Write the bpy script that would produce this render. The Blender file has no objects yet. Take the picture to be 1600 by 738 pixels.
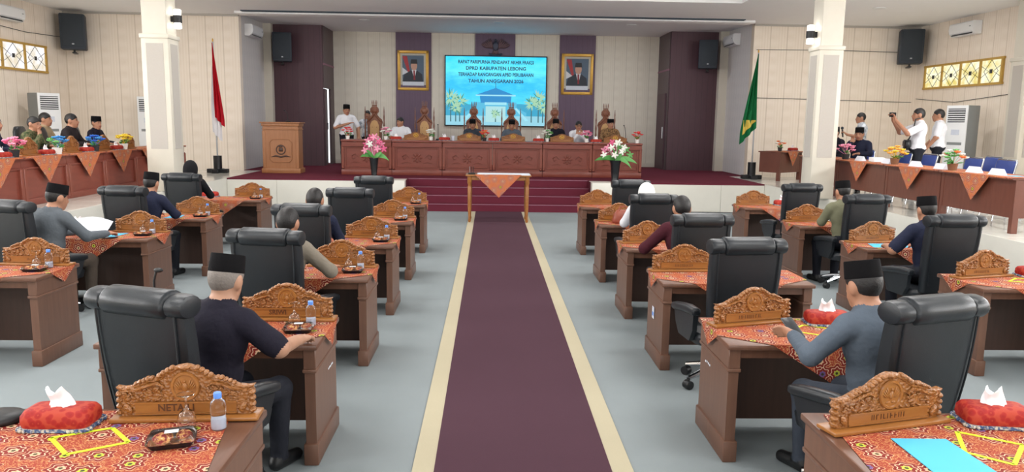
import bpy, bmesh, math, random
import numpy as np
from mathutils import Matrix, Vector, Euler

# ------------------------------------------------------------------ camera, world, lights, exposure
SC = bpy.context.scene
COL = SC.collection
F_PX, PITCH, YAW, ROLL, CAM_H, CAM_X = 1194.39, 0.14714, 0.030679, 0.014458, 1.9788, -0.21
def setup_camera():
    cam = bpy.data.cameras.new('camera'); ob = bpy.data.objects.new('camera', cam); COL.objects.link(ob)
    cam.sensor_width = 36.0; cam.lens = 36.0 * F_PX / 1600.0; cam.clip_start = 0.05; cam.clip_end = 200
    cy, sy, cp, sp = math.cos(YAW), math.sin(YAW), math.cos(PITCH), math.sin(PITCH)
    fw = Vector((sy*cp, cy*cp, -sp)); r = Vector((cy, -sy, 0)); u = r.cross(fw)
    c, s = math.cos(ROLL), math.sin(ROLL)
    r2 = c*r + s*u; u2 = -s*r + c*u
    m = Matrix((r2, u2, -fw)).transposed().to_4x4(); m.translation = Vector((CAM_X, 0, CAM_H))
    ob.matrix_world = m
    SC.camera = ob
setup_camera()
w = bpy.data.worlds.new('world'); SC.world = w; w.use_nodes = True
w.node_tree.nodes['Background'].inputs[0].default_value = (0.93, 0.97, 1.0, 1)
w.node_tree.nodes['Background'].inputs[1].default_value = 1.6
SC.view_settings.view_transform = 'Standard'; SC.view_settings.look = 'None'
SC.view_settings.gamma = 1.0; SC.view_settings.use_curve_mapping = False
SC.view_settings.exposure = 0.13
COFFER_LAMPS = [(x, y) for y in (-0.5, 3.2, 6.9, 10.6, 14.3) for x in (-3.2, 3.2)]
COFFER_W = 66.0
DOWN_LAMPS = [(s*8.36, y) for y in (2.0, 7.0, 12.0, 17.2) for s in (-1, 1)]
DOWN_W = 34.0
STAGE_LAMPS = [(-3.6, 21.2), (0.0, 21.2), (3.6, 21.2)]
STAGE_W = 26.0
def area_light(name, loc, size, watts, color=(1, 0.98, 0.96), shape='SQUARE', rot=(0, 0, 0), sy=None):
    li = bpy.data.lights.new(name, 'AREA'); li.energy = watts; li.color = color; li.shape = shape; li.size = size
    if sy: li.shape = 'RECTANGLE'; li.size_y = sy
    o = bpy.data.objects.new(name, li); COL.objects.link(o); o.location = loc; o.rotation_euler = rot
    return o
for x, y in COFFER_LAMPS: area_light('coffer_lamp_light', (x, y, 4.72), 1.6, COFFER_W, (1, 0.98, 0.97), sy=1.2)
for x, y in DOWN_LAMPS: area_light('downlight_light', (x, y, 4.56), 0.3, DOWN_W, (1, 0.97, 0.94), 'DISK')
for x, y in STAGE_LAMPS: area_light('stage_downlight_light', (x, y, 4.58), 0.3, STAGE_W, (0.9, 0.94, 1.0), 'DISK')

# added fill light from unseen side windows and an unseen entrance behind the camera
FILL_WINDOWS = [(-1.2, 1.8), (3.3, 6.3), (8.2, 11.2)]  # unseen windows, added to brighten walls and ceiling
for ya, yb in FILL_WINDOWS:
    for s in (-1, 1): area_light('window_fill', (s*10.88, (ya+yb)/2, 3.3), yb-ya, 210.0, (0.96, 0.98, 1.0), rot=(math.radians(90), 0, math.radians(90*s)), sy=0.56)
area_light('entrance_fill', (0, -3.85, 1.7), 7.0, 150.0, (0.95, 0.98, 1.0), rot=(math.radians(90), 0, 0), sy=2.6)  # frontal fill, set at the added entrance

S = 0.66          # height of stage and side platforms over the carpeted floor
CEIL = 4.6
R = math.radians

# ------------------------------------------------------------------ geometry helpers: (verts, faces)
def box(x0, x1, y0, y1, z0, z1):
    v = [(x0,y0,z0),(x1,y0,z0),(x1,y1,z0),(x0,y1,z0),(x0,y0,z1),(x1,y0,z1),(x1,y1,z1),(x0,y1,z1)]
    return v, [(0,3,2,1),(4,5,6,7),(0,1,5,4),(1,2,6,5),(2,3,7,6),(3,0,4,7)]
def cbox(cx, cy, cz, sx, sy, sz): return box(cx-sx/2,cx+sx/2,cy-sy/2,cy+sy/2,cz-sz/2,cz+sz/2)
def rbox(cx, cy, cz, sx, sy, sz, r=0.01, seg=2):
    bm = bmesh.new(); bmesh.ops.create_cube(bm, size=1.0)
    bmesh.ops.scale(bm, vec=(sx, sy, sz), verts=bm.verts); bmesh.ops.translate(bm, vec=(cx, cy, cz), verts=bm.verts)
    bmesh.ops.bevel(bm, geom=bm.edges[:], offset=r, segments=seg, profile=0.5, affect='EDGES', clamp_overlap=True)
    bm.verts.index_update()
    g = [tuple(v.co) for v in bm.verts], [tuple(v.index for v in f.verts) for f in bm.faces]
    bm.free(); return g
def loft(secs, cap=True, closed=True):
    v, f = [], []; n = len(secs[0])
    for s in secs: v += [tuple(p) for p in s]
    m = n if closed else n-1
    for i in range(len(secs)-1):
        for j in range(m):
            a = i*n+j; b = i*n+(j+1) % n
            f.append((a, b, b+n, a+n))
    if cap and closed:
        f.append(tuple(range(n-1, -1, -1))); f.append(tuple((len(secs)-1)*n+j for j in range(n)))
    return v, f
def lathe(prof, n=16, sx=1.0, sy=1.0, c=(0, 0, 0)):
    return loft([[(c[0]+r*sx*math.cos(2*math.pi*j/n), c[1]+r*sy*math.sin(2*math.pi*j/n), c[2]+z) for j in range(n)] for r, z in prof])
def cyl(a, b, r, n=12, r2=None): return tube([a, b], [r, r if r2 is None else r2], n)
def tube(path, rad, n=8):
    P = [Vector(p) for p in path]; k = len(P)
    if not isinstance(rad, (list, tuple)): rad = [rad]*k
    secs = []; ref = None
    for i in range(k):
        d = (P[min(i+1, k-1)]-P[max(i-1, 0)]).normalized()
        if ref is None: ref = Vector((0, 0, 1)) if abs(d.z) < 0.9 else Vector((1, 0, 0))
        x = ref - d*ref.dot(d)
        if x.length < 1e-4: x = d.orthogonal()
        x.normalize(); y = d.cross(x); ref = x
        secs.append([P[i]+(x*math.cos(2*math.pi*j/n)+y*math.sin(2*math.pi*j/n))*rad[i] for j in range(n)])
    return loft(secs)
def ell(c, r, nu=12, nv=8, rot=None):
    pr = [(math.sin(math.pi*i/nv), -math.cos(math.pi*i/nv)) for i in range(nv+1)]
    pr[0] = (0.02, -1); pr[-1] = (0.02, 1)
    v, f = lathe(pr, nu)
    M = rot.to_matrix() if rot is not None else Matrix.Identity(3)
    return [tuple(M @ Vector((x*r[0], y*r[1], z*r[2])) + Vector(c)) for x, y, z in v], f
def prism(poly, y0, y1):                      # polygon in XZ, extruded along Y
    n = len(poly)
    v = [(x, y0, z) for x, z in poly] + [(x, y1, z) for x, z in poly]
    f = [tuple(range(n)), tuple(range(2*n-1, n-1, -1))] + [(i, i+n, (i+1) % n+n, (i+1) % n) for i in range(n)]
    return v, f
def sup(w, d, n=20, e=4.0, cx=0, cy=0):       # super-ellipse points
    o = []
    for j in range(n):
        a = 2*math.pi*j/n; c, s = math.cos(a), math.sin(a)
        o.append((cx+w*math.copysign(abs(c)**(2/e), c), cy+d*math.copysign(abs(s)**(2/e), s)))
    return o
def tf(g, loc=(0, 0, 0), rot=(0, 0, 0), sc=(1, 1, 1)):
    M = Matrix.LocRotScale(Vector(loc), Euler(rot), Vector(sc) if not isinstance(sc, (int, float)) else Vector((sc, sc, sc)))
    return [tuple(M @ Vector(p)) for p in g[0]], g[1]
def torus(c, Rr, r, n=20, m=6, sx=1, sz=1):   # ring in the XZ plane
    pts = [(c[0]+Rr*sx*math.cos(2*math.pi*i/n), c[1], c[2]+Rr*sz*math.sin(2*math.pi*i/n)) for i in range(n+1)]
    return tube(pts, r, m)

def mesh(name, geos, mats, sharp=0.7, uv=None):
    """geos: list of geometry or (geometry, material index)"""
    v, f, mi = [], [], []
    if isinstance(geos, tuple) and len(geos) == 2 and isinstance(geos[0], list): geos = [geos]
    for g in geos:
        k = 0
        if len(g) == 2 and isinstance(g[1], int): g, k = g
        o = len(v); v += g[0]; f += [tuple(i+o for i in q) for q in g[1]]; mi += [k]*len(g[1])
    me = bpy.data.meshes.new(name); me.from_pydata(v, [], f)
    bm = bmesh.new(); bm.from_mesh(me); bmesh.ops.recalc_face_normals(bm, faces=bm.faces); bm.to_mesh(me); bm.free()
    for m in (mats if isinstance(mats, (list, tuple)) else [mats]): me.materials.append(m)
    me.polygons.foreach_set('material_index', mi)
    if sharp is not None:
        me.polygons.foreach_set('use_smooth', [True]*len(f)); me.set_sharp_from_angle(angle=sharp)
    if uv is not None:
        l = me.uv_layers.new(name='UVMap')
        for lp in me.loops: l.data[lp.index].uv = uv[lp.vertex_index]
    me.update(); return me
def obj(name, me, parent=None, loc=(0, 0, 0), rot=(0, 0, 0)):
    o = bpy.data.objects.new(name, me); COL.objects.link(o); o.location = loc; o.rotation_euler = rot
    if parent is not None: o.parent = parent
    return o
def tag(o, label, cat, group=None):
    o['label'] = label; o['category'] = cat
    if group: o['group'] = group
    return o
def thing(name, label, cat, loc=(0, 0, 0), rz=0.0, group=None, rot=None):
    o = bpy.data.objects.new(name, None); COL.objects.link(o); o.empty_display_size = 0.1
    o.location = loc; o.rotation_euler = rot if rot else (0, 0, rz); return tag(o, label, cat, group)
def spawn(kit, name, label, cat, loc, rz=0.0, group=None, rot=None):
    """kit: list of (part name, mesh, parent index or None); one fresh object per part, mesh data shared"""
    t = thing(name, label, cat, loc, rz, group, rot); made = []
    for pn, me, pi in kit: made.append(obj(pn, me, t if pi is None else made[pi]))
    return t
def struct(name, geos, mat, parent=None, sharp=0.7, uv=None):
    o = obj(name, mesh(name, geos, mat, sharp, uv), parent)
    if parent is None: o['kind'] = 'structure'
    return o
def text_geo(body, size, depth=0.002, bold=0.0, align='CENTER'):
    cu = bpy.data.curves.new('txt', 'FONT'); cu.body = body; cu.size = size; cu.align_x = align; cu.align_y = 'CENTER'
    cu.extrude = depth; cu.offset = bold; cu.resolution_u = 2
    o = bpy.data.objects.new('txt', cu); COL.objects.link(o)
    bpy.context.view_layer.update()
    me = bpy.data.meshes.new_from_object(o.evaluated_get(bpy.context.evaluated_depsgraph_get()))
    g = [(v.co.x, -v.co.z, v.co.y) for v in me.vertices], [tuple(p.vertices) for p in me.polygons]
    bpy.data.objects.remove(o); bpy.data.curves.remove(cu); bpy.data.meshes.remove(me)
    return g                                    # lies in XZ, faces -Y

# ------------------------------------------------------------------ materials
def srgb(r, g, b):
    f = lambda c: (c/255/12.92) if c/255 <= 0.04045 else ((c/255+0.055)/1.055)**2.4
    return (f(r), f(g), f(b), 1)
class NT:
    def __init__(s, name, rough=0.5, metal=0.0, spec=0.5):
        s.m = bpy.data.materials.new(name); s.m.use_nodes = True; s.t = s.m.node_tree; s.b = s.t.nodes['Principled BSDF']
        s.b.inputs['Roughness'].default_value = rough; s.b.inputs['Metallic'].default_value = metal
        s.b.inputs['Specular IOR Level'].default_value = spec
    def n(s, t, **k):
        nd = s.t.nodes.new(t)
        for a, b in k.items():
            if a.startswith('i_'):
                key = a[2:]; key = int(key) if key.isdigit() else key.replace('_', ' ')
                nd.inputs[key].default_value = b
            else: setattr(nd, a, b)
        return nd
    def l(s, a, b): s.t.links.new(a, b)
    def math(s, op, a, b=None):
        nd = s.n('ShaderNodeMath', operation=op)
        for i, x in enumerate((a, b)):
            if x is None: continue
            if isinstance(x, (int, float)): nd.inputs[i].default_value = x
            else: s.l(x, nd.inputs[i])
        return nd.outputs[0]
    def mix(s, fac, a, b):
        nd = s.n('ShaderNodeMix', data_type='RGBA')
        for i, x in ((0, fac), (6, a), (7, b)):
            if isinstance(x, (int, float, tuple)): nd.inputs[i].default_value = x
            else: s.l(x, nd.inputs[i])
        return nd.outputs[2]
    def co(s, kind='Object'):
        return s.n('ShaderNodeTexCoord').outputs[kind]
    def mapped(s, src, sc=(1, 1, 1), rot=(0, 0, 0)):
        mp = s.n('ShaderNodeMapping'); mp.inputs['Scale'].default_value = sc; mp.inputs['Rotation'].default_value = rot; s.l(src, mp.inputs[0]); return mp.outputs[0]
    def noise(s, src, scale, detail=3.0, rough=0.55):
        nd = s.n('ShaderNodeTexNoise', i_Scale=scale, i_Detail=detail, i_Roughness=rough); s.l(src, nd.inputs['Vector']); return nd
    def ramp(s, src, stops, interp='LINEAR'):
        nd = s.n('ShaderNodeValToRGB'); cr = nd.color_ramp; cr.interpolation = interp
        while len(cr.elements) < len(stops): cr.elements.new(0.5)
        for e, (p, c) in zip(cr.elements, stops): e.position = p; e.color = c
        s.l(src, nd.inputs[0]); return nd.outputs[0]
    def bump(s, h, strength=0.3, dist=0.01):
        nd = s.n('ShaderNodeBump', i_Strength=strength, i_Distance=dist); s.l(h, nd.inputs['Height']); s.l(nd.outputs[0], s.b.inputs['Normal'])
    def color(s, c):
        if isinstance(c, tuple): s.b.inputs['Base Color'].default_value = c
        else: s.l(c, s.b.inputs['Base Color'])
def plain(name, rgb, rough=0.5, metal=0.0, spec=0.5, var=0.12, scale=18.0, bump=0.0):
    k = NT(name, rough, metal, spec); c = srgb(*rgb)
    nz = k.noise(k.co(), scale)
    k.color(k.mix(k.math('MULTIPLY', nz.outputs[0], 1.0), tuple(x*(1-var) for x in c[:3])+(1,), tuple(min(1, x*(1+var)) for x in c[:3])+(1,)))
    if bump: k.bump(nz.outputs[0], bump, 0.01)
    return k.m
def wood(name, a, b, rough=0.38, sc=(14, 1.6, 1.6), spec=0.5):
    k = NT(name, rough, 0, spec); v = k.mapped(k.co(), sc)
    nz = k.noise(v, 2.2, 5, 0.6); k.color(k.mix(nz.outputs[0], srgb(*a), srgb(*b))); k.bump(nz.outputs[0], 0.06, 0.004)
    return k.m
def emit(name, rgb, strength):
    k = NT(name, 0.5); k.color((0.02, 0.02, 0.02, 1)); k.b.inputs['Emission Color'].default_value = srgb(*rgb); k.b.inputs['Emission Strength'].default_value = strength
    return k.m
def wallpaper(name, base, dark, stripe, axis='X', per=0.44):
    k = NT(name, 0.75, 0, 0.25); o = k.co()
    sep = k.n('ShaderNodeSeparateXYZ'); k.l(o, sep.inputs[0]); x = sep.outputs[axis]
    ph = k.math('MULTIPLY', x, 2*math.pi/per)
    band = k.math('MULTIPLY', k.math('ADD', k.math('SINE', ph), 1.0), 0.5)
    fine = k.math('MULTIPLY', k.math('ADD', k.math('SINE', k.math('MULTIPLY', x, 2*math.pi/(per/6))), 1.0), 0.5)
    dz = k.math('MULTIPLY', k.math('ADD', k.math('SINE', k.math('MULTIPLY', sep.outputs['Z'], 2*math.pi/0.3)), 1.0), 0.5)
    damask = k.math('MULTIPLY', k.math('MULTIPLY', band, dz), 0.5)
    nz = k.noise(o, 14, 4, 0.6)
    f = k.math('ADD', k.math('MULTIPLY', damask, nz.outputs[0]), k.math('MULTIPLY', k.math('MULTIPLY', fine, k.math('SUBTRACT', 1.0, band)), 0.35))
    c = k.mix(f, srgb(*base), srgb(*dark))
    seam = k.math('GREATER_THAN', k.math('SINE', k.math('ADD', ph, 1.3)), 0.985)
    c = k.mix(k.math('MULTIPLY', seam, 0.5), c, srgb(*stripe))
    k.color(c); k.bump(f, 0.15, 0.006); return k.m
def batik(name, base=(152, 56, 40), alt=(128, 38, 30), sc=7.6):
    k = NT(name, 0.72, 0, 0.25); uv = k.co('UV'); v = k.mapped(uv, (sc, sc, sc))
    nzv = k.noise(v, 2.5, 2); 
    vo = k.n('ShaderNodeTexVoronoi', i_Scale=1.0, i_Randomness=0.6, voronoi_dimensions='2D'); k.l(v, vo.inputs['Vector'])
    sub = k.n('ShaderNodeVectorMath', operation='SUBTRACT'); k.l(v, sub.inputs[0]); k.l(vo.outputs['Position'], sub.inputs[1])
    sep = k.n('ShaderNodeSeparateXYZ'); k.l(sub.outputs[0], sep.inputs[0])
    ang = k.math('ARCTAN2', sep.outputs[1], sep.outputs[0])
    pet = k.math('MULTIPLY', k.math('SINE', k.math('MULTIPLY', ang, 7.0)), 0.13)
    d = k.math('MULTIPLY', vo.outputs['Distance'], k.math('ADD', 1.0, pet))
    rs = k.n('ShaderNodeSeparateColor'); k.l(vo.outputs['Color'], rs.inputs[0])
    heart = k.ramp(rs.outputs[0], [(0, srgb(176, 184, 60)), (0.32, srgb(214, 176, 140)), (0.78, srgb(110, 84, 140)), (0.88, srgb(186, 190, 70))], 'CONSTANT')
    rings = k.ramp(d, [(0, srgb(60, 62, 36)), (0.06, srgb(255, 255, 255)), (0.135, srgb(*alt)), (0.25, srgb(222, 190, 160)), (0.285, srgb(*alt)), (0.385, srgb(214, 170, 134)), (0.41, srgb(*base))], 'CONSTANT')
    inring = k.math('MULTIPLY', k.math('GREATER_THAN', d, 0.06), k.math('LESS_THAN', d, 0.135))
    c = k.mix(inring, rings, heart)
    fine = k.noise(v, 9.0, 2, 0.5)
    gold = k.math('MULTIPLY', k.math('GREATER_THAN', d, 0.40), k.math('GREATER_THAN', k.math('ABSOLUTE', k.math('SUBTRACT', fine.outputs[0], 0.5)), 0.0))
    line = k.math('LESS_THAN', k.math('ABSOLUTE', k.math('SUBTRACT', fine.outputs[0], 0.5)), 0.03)
    c = k.mix(k.math('MULTIPLY', gold, k.math('MULTIPLY', line, 0.8)), c, srgb(206, 150, 96))
    k.color(c); k.bump(k.noise(v, 40).outputs[0], 0.1, 0.002); return k.m
M = {}
M['cream'] = wallpaper('cream_wallpaper', (246, 234, 220), (224, 208, 186), (198, 182, 160), 'X')
M['cream_y'] = wallpaper('cream_wallpaper_side', (244, 232, 218), (222, 206, 186), (198, 182, 160), 'Y')
M['cream_stage'] = wallpaper('pale_wallpaper', (226, 220, 206), (204, 196, 180), (186, 178, 164), 'X', 0.36)
M['grey_y'] = wallpaper('pale_grey_wallpaper', (216, 212, 210), (196, 192, 192), (180, 176, 176), 'Y', 0.2)
M['pillar'] = plain('pillar_cream', (214, 208, 194), 0.45, var=0.04, scale=6)
M['pillar_panel'] = plain('pillar_grey_fabric', (186, 180, 172), 0.8, var=0.04, scale=40)
M['ceil'] = plain('ceiling_paint', (247, 247, 248), 0.8, var=0.02, scale=3)
M['ceil_shade'] = plain('ceiling_slot_shade', (70, 84, 96), 0.8, var=0.05)  # groove shade put into the colour
M['white'] = plain('white_plastic', (236, 238, 240), 0.35, var=0.02)
M['white_paint'] = plain('white_tile', (226, 224, 214), 0.25, var=0.04, scale=5)
M['tile'] = plain('glossy_floor_tile', (222, 220, 210), 0.12, var=0.05, scale=4)
M['grout'] = plain('tile_bed', (188, 186, 178), 0.7, var=0.05)
def carpet(name, rgb, var=0.18):
    k = NT(name, 0.95, 0, 0.1); o = k.co(); a = k.noise(o, 260, 2, 0.6); b = k.noise(o, 1.3, 4, 0.6)
    c = srgb(*rgb); lo = tuple(x*(1-var) for x in c[:3])+(1,); hi = tuple(x*(1+var) for x in c[:3])+(1,)
    k.color(k.mix(k.math('ADD', k.math('MULTIPLY', a.outputs[0], 0.55), k.math('MULTIPLY', b.outputs[0], 0.45)), lo, hi)); k.bump(a.outputs[0], 0.35, 0.004); return k.m
M['carpet'] = carpet('grey_blue_carpet', (138, 146, 148), 0.2)
M['runner'] = carpet('plum_carpet', (80, 56, 66), 0.16)
M['runner_edge'] = carpet('cream_carpet', (184, 175, 150), 0.12)
M['maroon'] = carpet('maroon_stage_carpet', (104, 44, 58), 0.18)
M['nosing'] = plain('step_edge', (150, 104, 122), 0.6)
def boards(name, rgb, per=0.16, axis='X'):
    k = NT(name, 0.5, 0, 0.4); o = k.co(); sep = k.n('ShaderNodeSeparateXYZ'); k.l(o, sep.inputs[0])
    ph = k.math('MULTIPLY', sep.outputs[axis], 2*math.pi/per); seam = k.math('GREATER_THAN', k.math('SINE', ph), 0.97)
    nz = k.noise(k.mapped(o, (8, 8, 0.8)), 3, 4); c = srgb(*rgb)
    col = k.mix(nz.outputs[0], tuple(x*0.85 for x in c[:3])+(1,), tuple(x*1.15 for x in c[:3])+(1,))
    k.color(k.mix(k.math('MULTIPLY', seam, 0.45), col, tuple(x*0.5 for x in c[:3])+(1,))); k.bump(k.math('SUBTRACT', 1.0, seam), 0.2, 0.004); return k.m
M['plum_board'] = boards('plum_wall_boards', (104, 84, 104))
M['brown_board'] = boards('dark_brown_boards', (84, 58, 66))
M['brown_board_y'] = boards('dark_brown_boards_side', (96, 80, 82), 0.16, 'Y')
M['desk'] = wood('desk_wood', (86, 57, 44), (118, 82, 64), 0.33)
M['desk_v'] = wood('desk_wood_upright', (90, 62, 49), (120, 86, 69), 0.38, (14, 14, 1.2))
M['desk_in'] = wood('desk_inner_board', (64, 44, 36), (84, 60, 50), 0.5, (14, 14, 1.2))
M['dais'] = wood('dais_red_wood', (108, 50, 40), (142, 74, 60), 0.34, (1.5, 14, 6))
M['dais_v'] = wood('dais_red_wood_upright', (112, 54, 42), (146, 80, 64), 0.34, (9, 9, 1.2))
M['table'] = wood('guest_table_wood', (84, 46, 36), (118, 70, 56), 0.36, (10, 1.6, 1.6))
M['lectern'] = wood('lectern_wood', (144, 92, 56), (176, 122, 80), 0.4, (12, 12, 1.2))
def carved(name, a, b):
    k = NT(name, 0.3, 0, 0.5); o = k.co(); nz = k.noise(k.mapped(o, (3, 8, 14)), 8, 4, 0.6)
    vo = k.n('ShaderNodeTexVoronoi', i_Scale=90.0, feature='SMOOTH_F1'); k.l(o, vo.inputs['Vector'])
    k.color(k.mix(nz.outputs[0], srgb(*a), srgb(*b))); k.bump(vo.outputs['Distance'], 0.8, 0.012)
    k.b.inputs['Coat Weight'].default_value = 0.35; k.b.inputs['Coat Roughness'].default_value = 0.2; return k.m
M['carved'] = carved('varnished_carved_teak', (118, 70, 30), (172, 114, 58))
M['carved_red'] = carved('carved_throne_wood', (112, 62, 44), (150, 94, 66))
M['carved_flat'] = wood('varnished_teak', (128, 78, 34), (168, 112, 56), 0.3, (2, 10, 14))
M['letter'] = plain('carved_letter_dark_wood', (84, 46, 18), 0.5)  # letters in a darker tone than the panel wood
M['gold'] = plain('gilded_wood', (206, 160, 70), 0.35, 0.35)
M['batik'] = batik('orange_batik')
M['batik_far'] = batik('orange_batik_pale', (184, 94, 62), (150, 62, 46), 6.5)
def leather(name, rgb, rough=0.36):
    k = NT(name, rough, 0, 0.5); o = k.co(); vo = k.n('ShaderNodeTexVoronoi', i_Scale=260.0); k.l(o, vo.inputs['Vector'])
    nz = k.noise(o, 5, 3); c = srgb(*rgb); k.color(k.mix(nz.outputs[0], tuple(x*0.75 for x in c[:3])+(1,), tuple(x*1.25 for x in c[:3])+(1,)))
    h = k.math('ADD', k.math('MULTIPLY', vo.outputs['Distance'], 0.15), nz.outputs[0]); k.bump(h, 0.22, 0.012); return k.m
M['leather'] = leather('black_leather', (27, 32, 37))
M['black'] = plain('black_plastic', (22, 23, 25), 0.45)
M['black_satin'] = plain('black_satin', (26, 28, 32), 0.3)
M['chrome'] = plain('chrome', (200, 204, 208), 0.12, 1.0, var=0.02)
M['velvet'] = plain('black_velvet', (15, 14, 16), 0.9, 0, 0.15, var=0.3, scale=60, bump=0.1)
def fabric(name, rgb, rough=0.85, var=0.14):
    k = NT(name, rough, 0, 0.2); o = k.co(); a = k.noise(o, 7, 3, 0.6); b = k.noise(o, 300, 2); c = srgb(*rgb)
    k.color(k.mix(b.outputs[0], tuple(x*(1-var) for x in c[:3])+(1,), tuple(min(1, x*(1+var)) for x in c[:3])+(1,)))
    k.bump(k.math('ADD', a.outputs[0], k.math('MULTIPLY', b.outputs[0], 0.05)), 0.45, 0.04); return k.m
def two_tone(name, a, b, sc):
    k = NT(name, 0.85, 0, 0.2); nz = k.noise(k.co(), sc, 2); k.color(k.ramp(nz.outputs[0], [(0.42, srgb(*a)), (0.55, srgb(*b))])); return k.m
M['skin'] = plain('skin', (172, 124, 98), 0.5, 0, 0.4, var=0.1, scale=12)
M['skin_b'] = plain('skin_pale', (172, 130, 106), 0.5, 0, 0.4, var=0.1, scale=12)
M['hair'] = plain('black_hair', (24, 21, 21), 0.5, var=0.4, scale=90, bump=0.3)
M['hair_grey'] = plain('grey_hair', (120, 112, 106), 0.6, var=0.3, scale=90, bump=0.3)
M['eye'] = plain('dark_eye', (30, 22, 20), 0.3)
M['lip'] = plain('lip', (150, 88, 78), 0.5)
for n, c in dict(suit_black=(30, 28, 40), suit_navy=(34, 38, 58), suit_grey=(92, 98, 104), shirt_taupe=(126, 118, 106), shirt_slate=(88, 98, 110), shirt_maroon=(70, 28, 38),
                 shirt_olive=(112, 112, 90), shirt_white=(226, 228, 234), trouser_dark=(34, 36, 44), trouser_brown=(84, 74, 66), khaki=(168, 148, 118), dark_uniform=(46, 40, 42), hijab_black=(20, 20, 24), hijab_white=(236, 236, 232), slate_dark=(58, 64, 74)).items():
    M[n] = fabric(n, c)
M['camo'] = two_tone('green_camouflage', (58, 74, 48), (104, 100, 72), 30)
M['brown_batik'] = two_tone('brown_batik_shirt', (84, 62, 44), (150, 116, 80), 40)
M['stripe_shirt'] = two_tone('white_grey_shirt', (216, 220, 226), (150, 160, 172), 12)
def red_brocade():
    k = NT('red_brocade', 0.6, 0, 0.3); o = k.co(); vo = k.n('ShaderNodeTexVoronoi', i_Scale=38.0); k.l(o, vo.inputs['Vector'])
    k.color(k.ramp(vo.outputs['Distance'], [(0, srgb(178, 66, 42)), (0.2, srgb(146, 26, 24)), (0.5, srgb(158, 34, 28)), (0.62, srgb(172, 60, 40))])); k.bump(vo.outputs['Distance'], 0.3, 0.004); return k.m
M['brocade'] = red_brocade()
M['fringe'] = two_tone('beaded_fringe', (196, 190, 176), (74, 92, 128), 60)
M['tissue'] = plain('tissue_paper', (240, 240, 242), 0.9, var=0.02)
M['tape'] = plain('fluorescent_yellow_tape', (206, 226, 30), 0.6, var=0.05)
M['blue_paper'] = plain('sky_blue_card', (74, 182, 222), 0.6, var=0.04, scale=4)
M['paper'] = plain('white_paper', (224, 230, 240), 0.8, var=0.02)
def glass(name, col=(1, 1, 1, 1), rough=0.02, ior=1.45):
    k = NT(name, rough); k.b.inputs['Base Color'].default_value = col; k.b.inputs['Transmission Weight'].default_value = 1.0; k.b.inputs['IOR'].default_value = ior; return k.m
M['glass'] = glass('clear_glass', ior=1.45); M['pet'] = glass('clear_bottle_plastic', (0.93, 0.96, 1, 1), 0.08, 1.33)
M['lid'] = glass('clear_box_lid', (0.97, 0.97, 0.98, 1), 0.08, 1.12)
M['cap_blue'] = plain('bottle_cap_blue', (92, 142, 222), 0.4, var=0.04)
M['label_pale'] = plain('bottle_label', (206, 212, 226), 0.5, var=0.1, scale=50)
M['snack'] = two_tone('snack_filling', (196, 150, 92), (120, 40, 44), 70)
M['bag'] = leather('brown_red_leather', (140, 68, 50), 0.4)
M['steel_blue'] = plain('blue_vinyl', (44, 66, 138), 0.4, var=0.12)
M['ac_grey'] = plain('appliance_grey', (138, 142, 142), 0.45, var=0.03)
M['dark_vent'] = plain('dark_vent', (56, 58, 62), 0.6)
M['red_flag'] = fabric('red_flag_cloth', (186, 24, 40)); M['white_flag'] = fabric('white_flag_cloth', (236, 234, 236)); M['green_flag'] = fabric('green_flag_cloth', (24, 108, 62))
M['yellow_fringe'] = plain('gold_fringe', (214, 186, 80), 0.6)
M['steel'] = plain('grey_metal', (160, 162, 166), 0.35, 0.8, var=0.04)
for n, c in dict(petal_pink=(238, 150, 178), petal_red=(226, 58, 58), petal_white=(240, 240, 228), petal_orange=(244, 120, 60), petal_blue=(58, 138, 206), petal_deep_blue=(38, 96, 196), petal_yellow=(244, 206, 60), petal_gold=(240, 170, 70), petal_magenta=(222, 96, 140), leaf=(70, 140, 62), leaf_pale=(104, 172, 96)).items():
    M[n] = plain(n, c, 0.6, var=0.2, scale=40)
M['pot_white'] = plain('white_pot', (238, 236, 232), 0.4, var=0.03); M['pot_dark'] = plain('dark_pot', (42, 44, 48), 0.5); M['pot_wicker'] = plain('wicker_pot', (124, 84, 58), 0.8, var=0.3, scale=80)
M['tan'] = plain('tan_upholstery', (206, 164, 112), 0.6, var=0.12, scale=30)
M['frame_yellow'] = wood('yellow_window_frame', (176, 136, 58), (206, 168, 84), 0.5)
def leaded(name, a, b, strength):
    k = NT(name, 0.4); o = k.co(); nz = k.noise(o, 3.5, 3); c = k.ramp(nz.outputs[0], [(0.38, srgb(*a)), (0.62, srgb(*b))])
    k.color((0.05, 0.05, 0.05, 1)); k.l(c, k.b.inputs['Emission Color']); k.b.inputs['Emission Strength'].default_value = strength; return k.m
M['pane_warm'] = leaded('daylit_yellow_glass', (226, 206, 110), (252, 250, 222), 1.0)
M['pane_white'] = leaded('daylit_white_glass', (226, 214, 190), (250, 250, 255), 1.0)
M['lamp_glow'] = emit('lamp_glow', (255, 250, 240), 6.0); M['diffuser'] = emit('panel_diffuser', (255, 250, 242), 3.0)
M['grille'] = plain('speaker_grille', (44, 52, 60), 0.7, var=0.3, scale=200)
M['spk'] = plain('speaker_cabinet', (46, 54, 64), 0.6)

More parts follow.
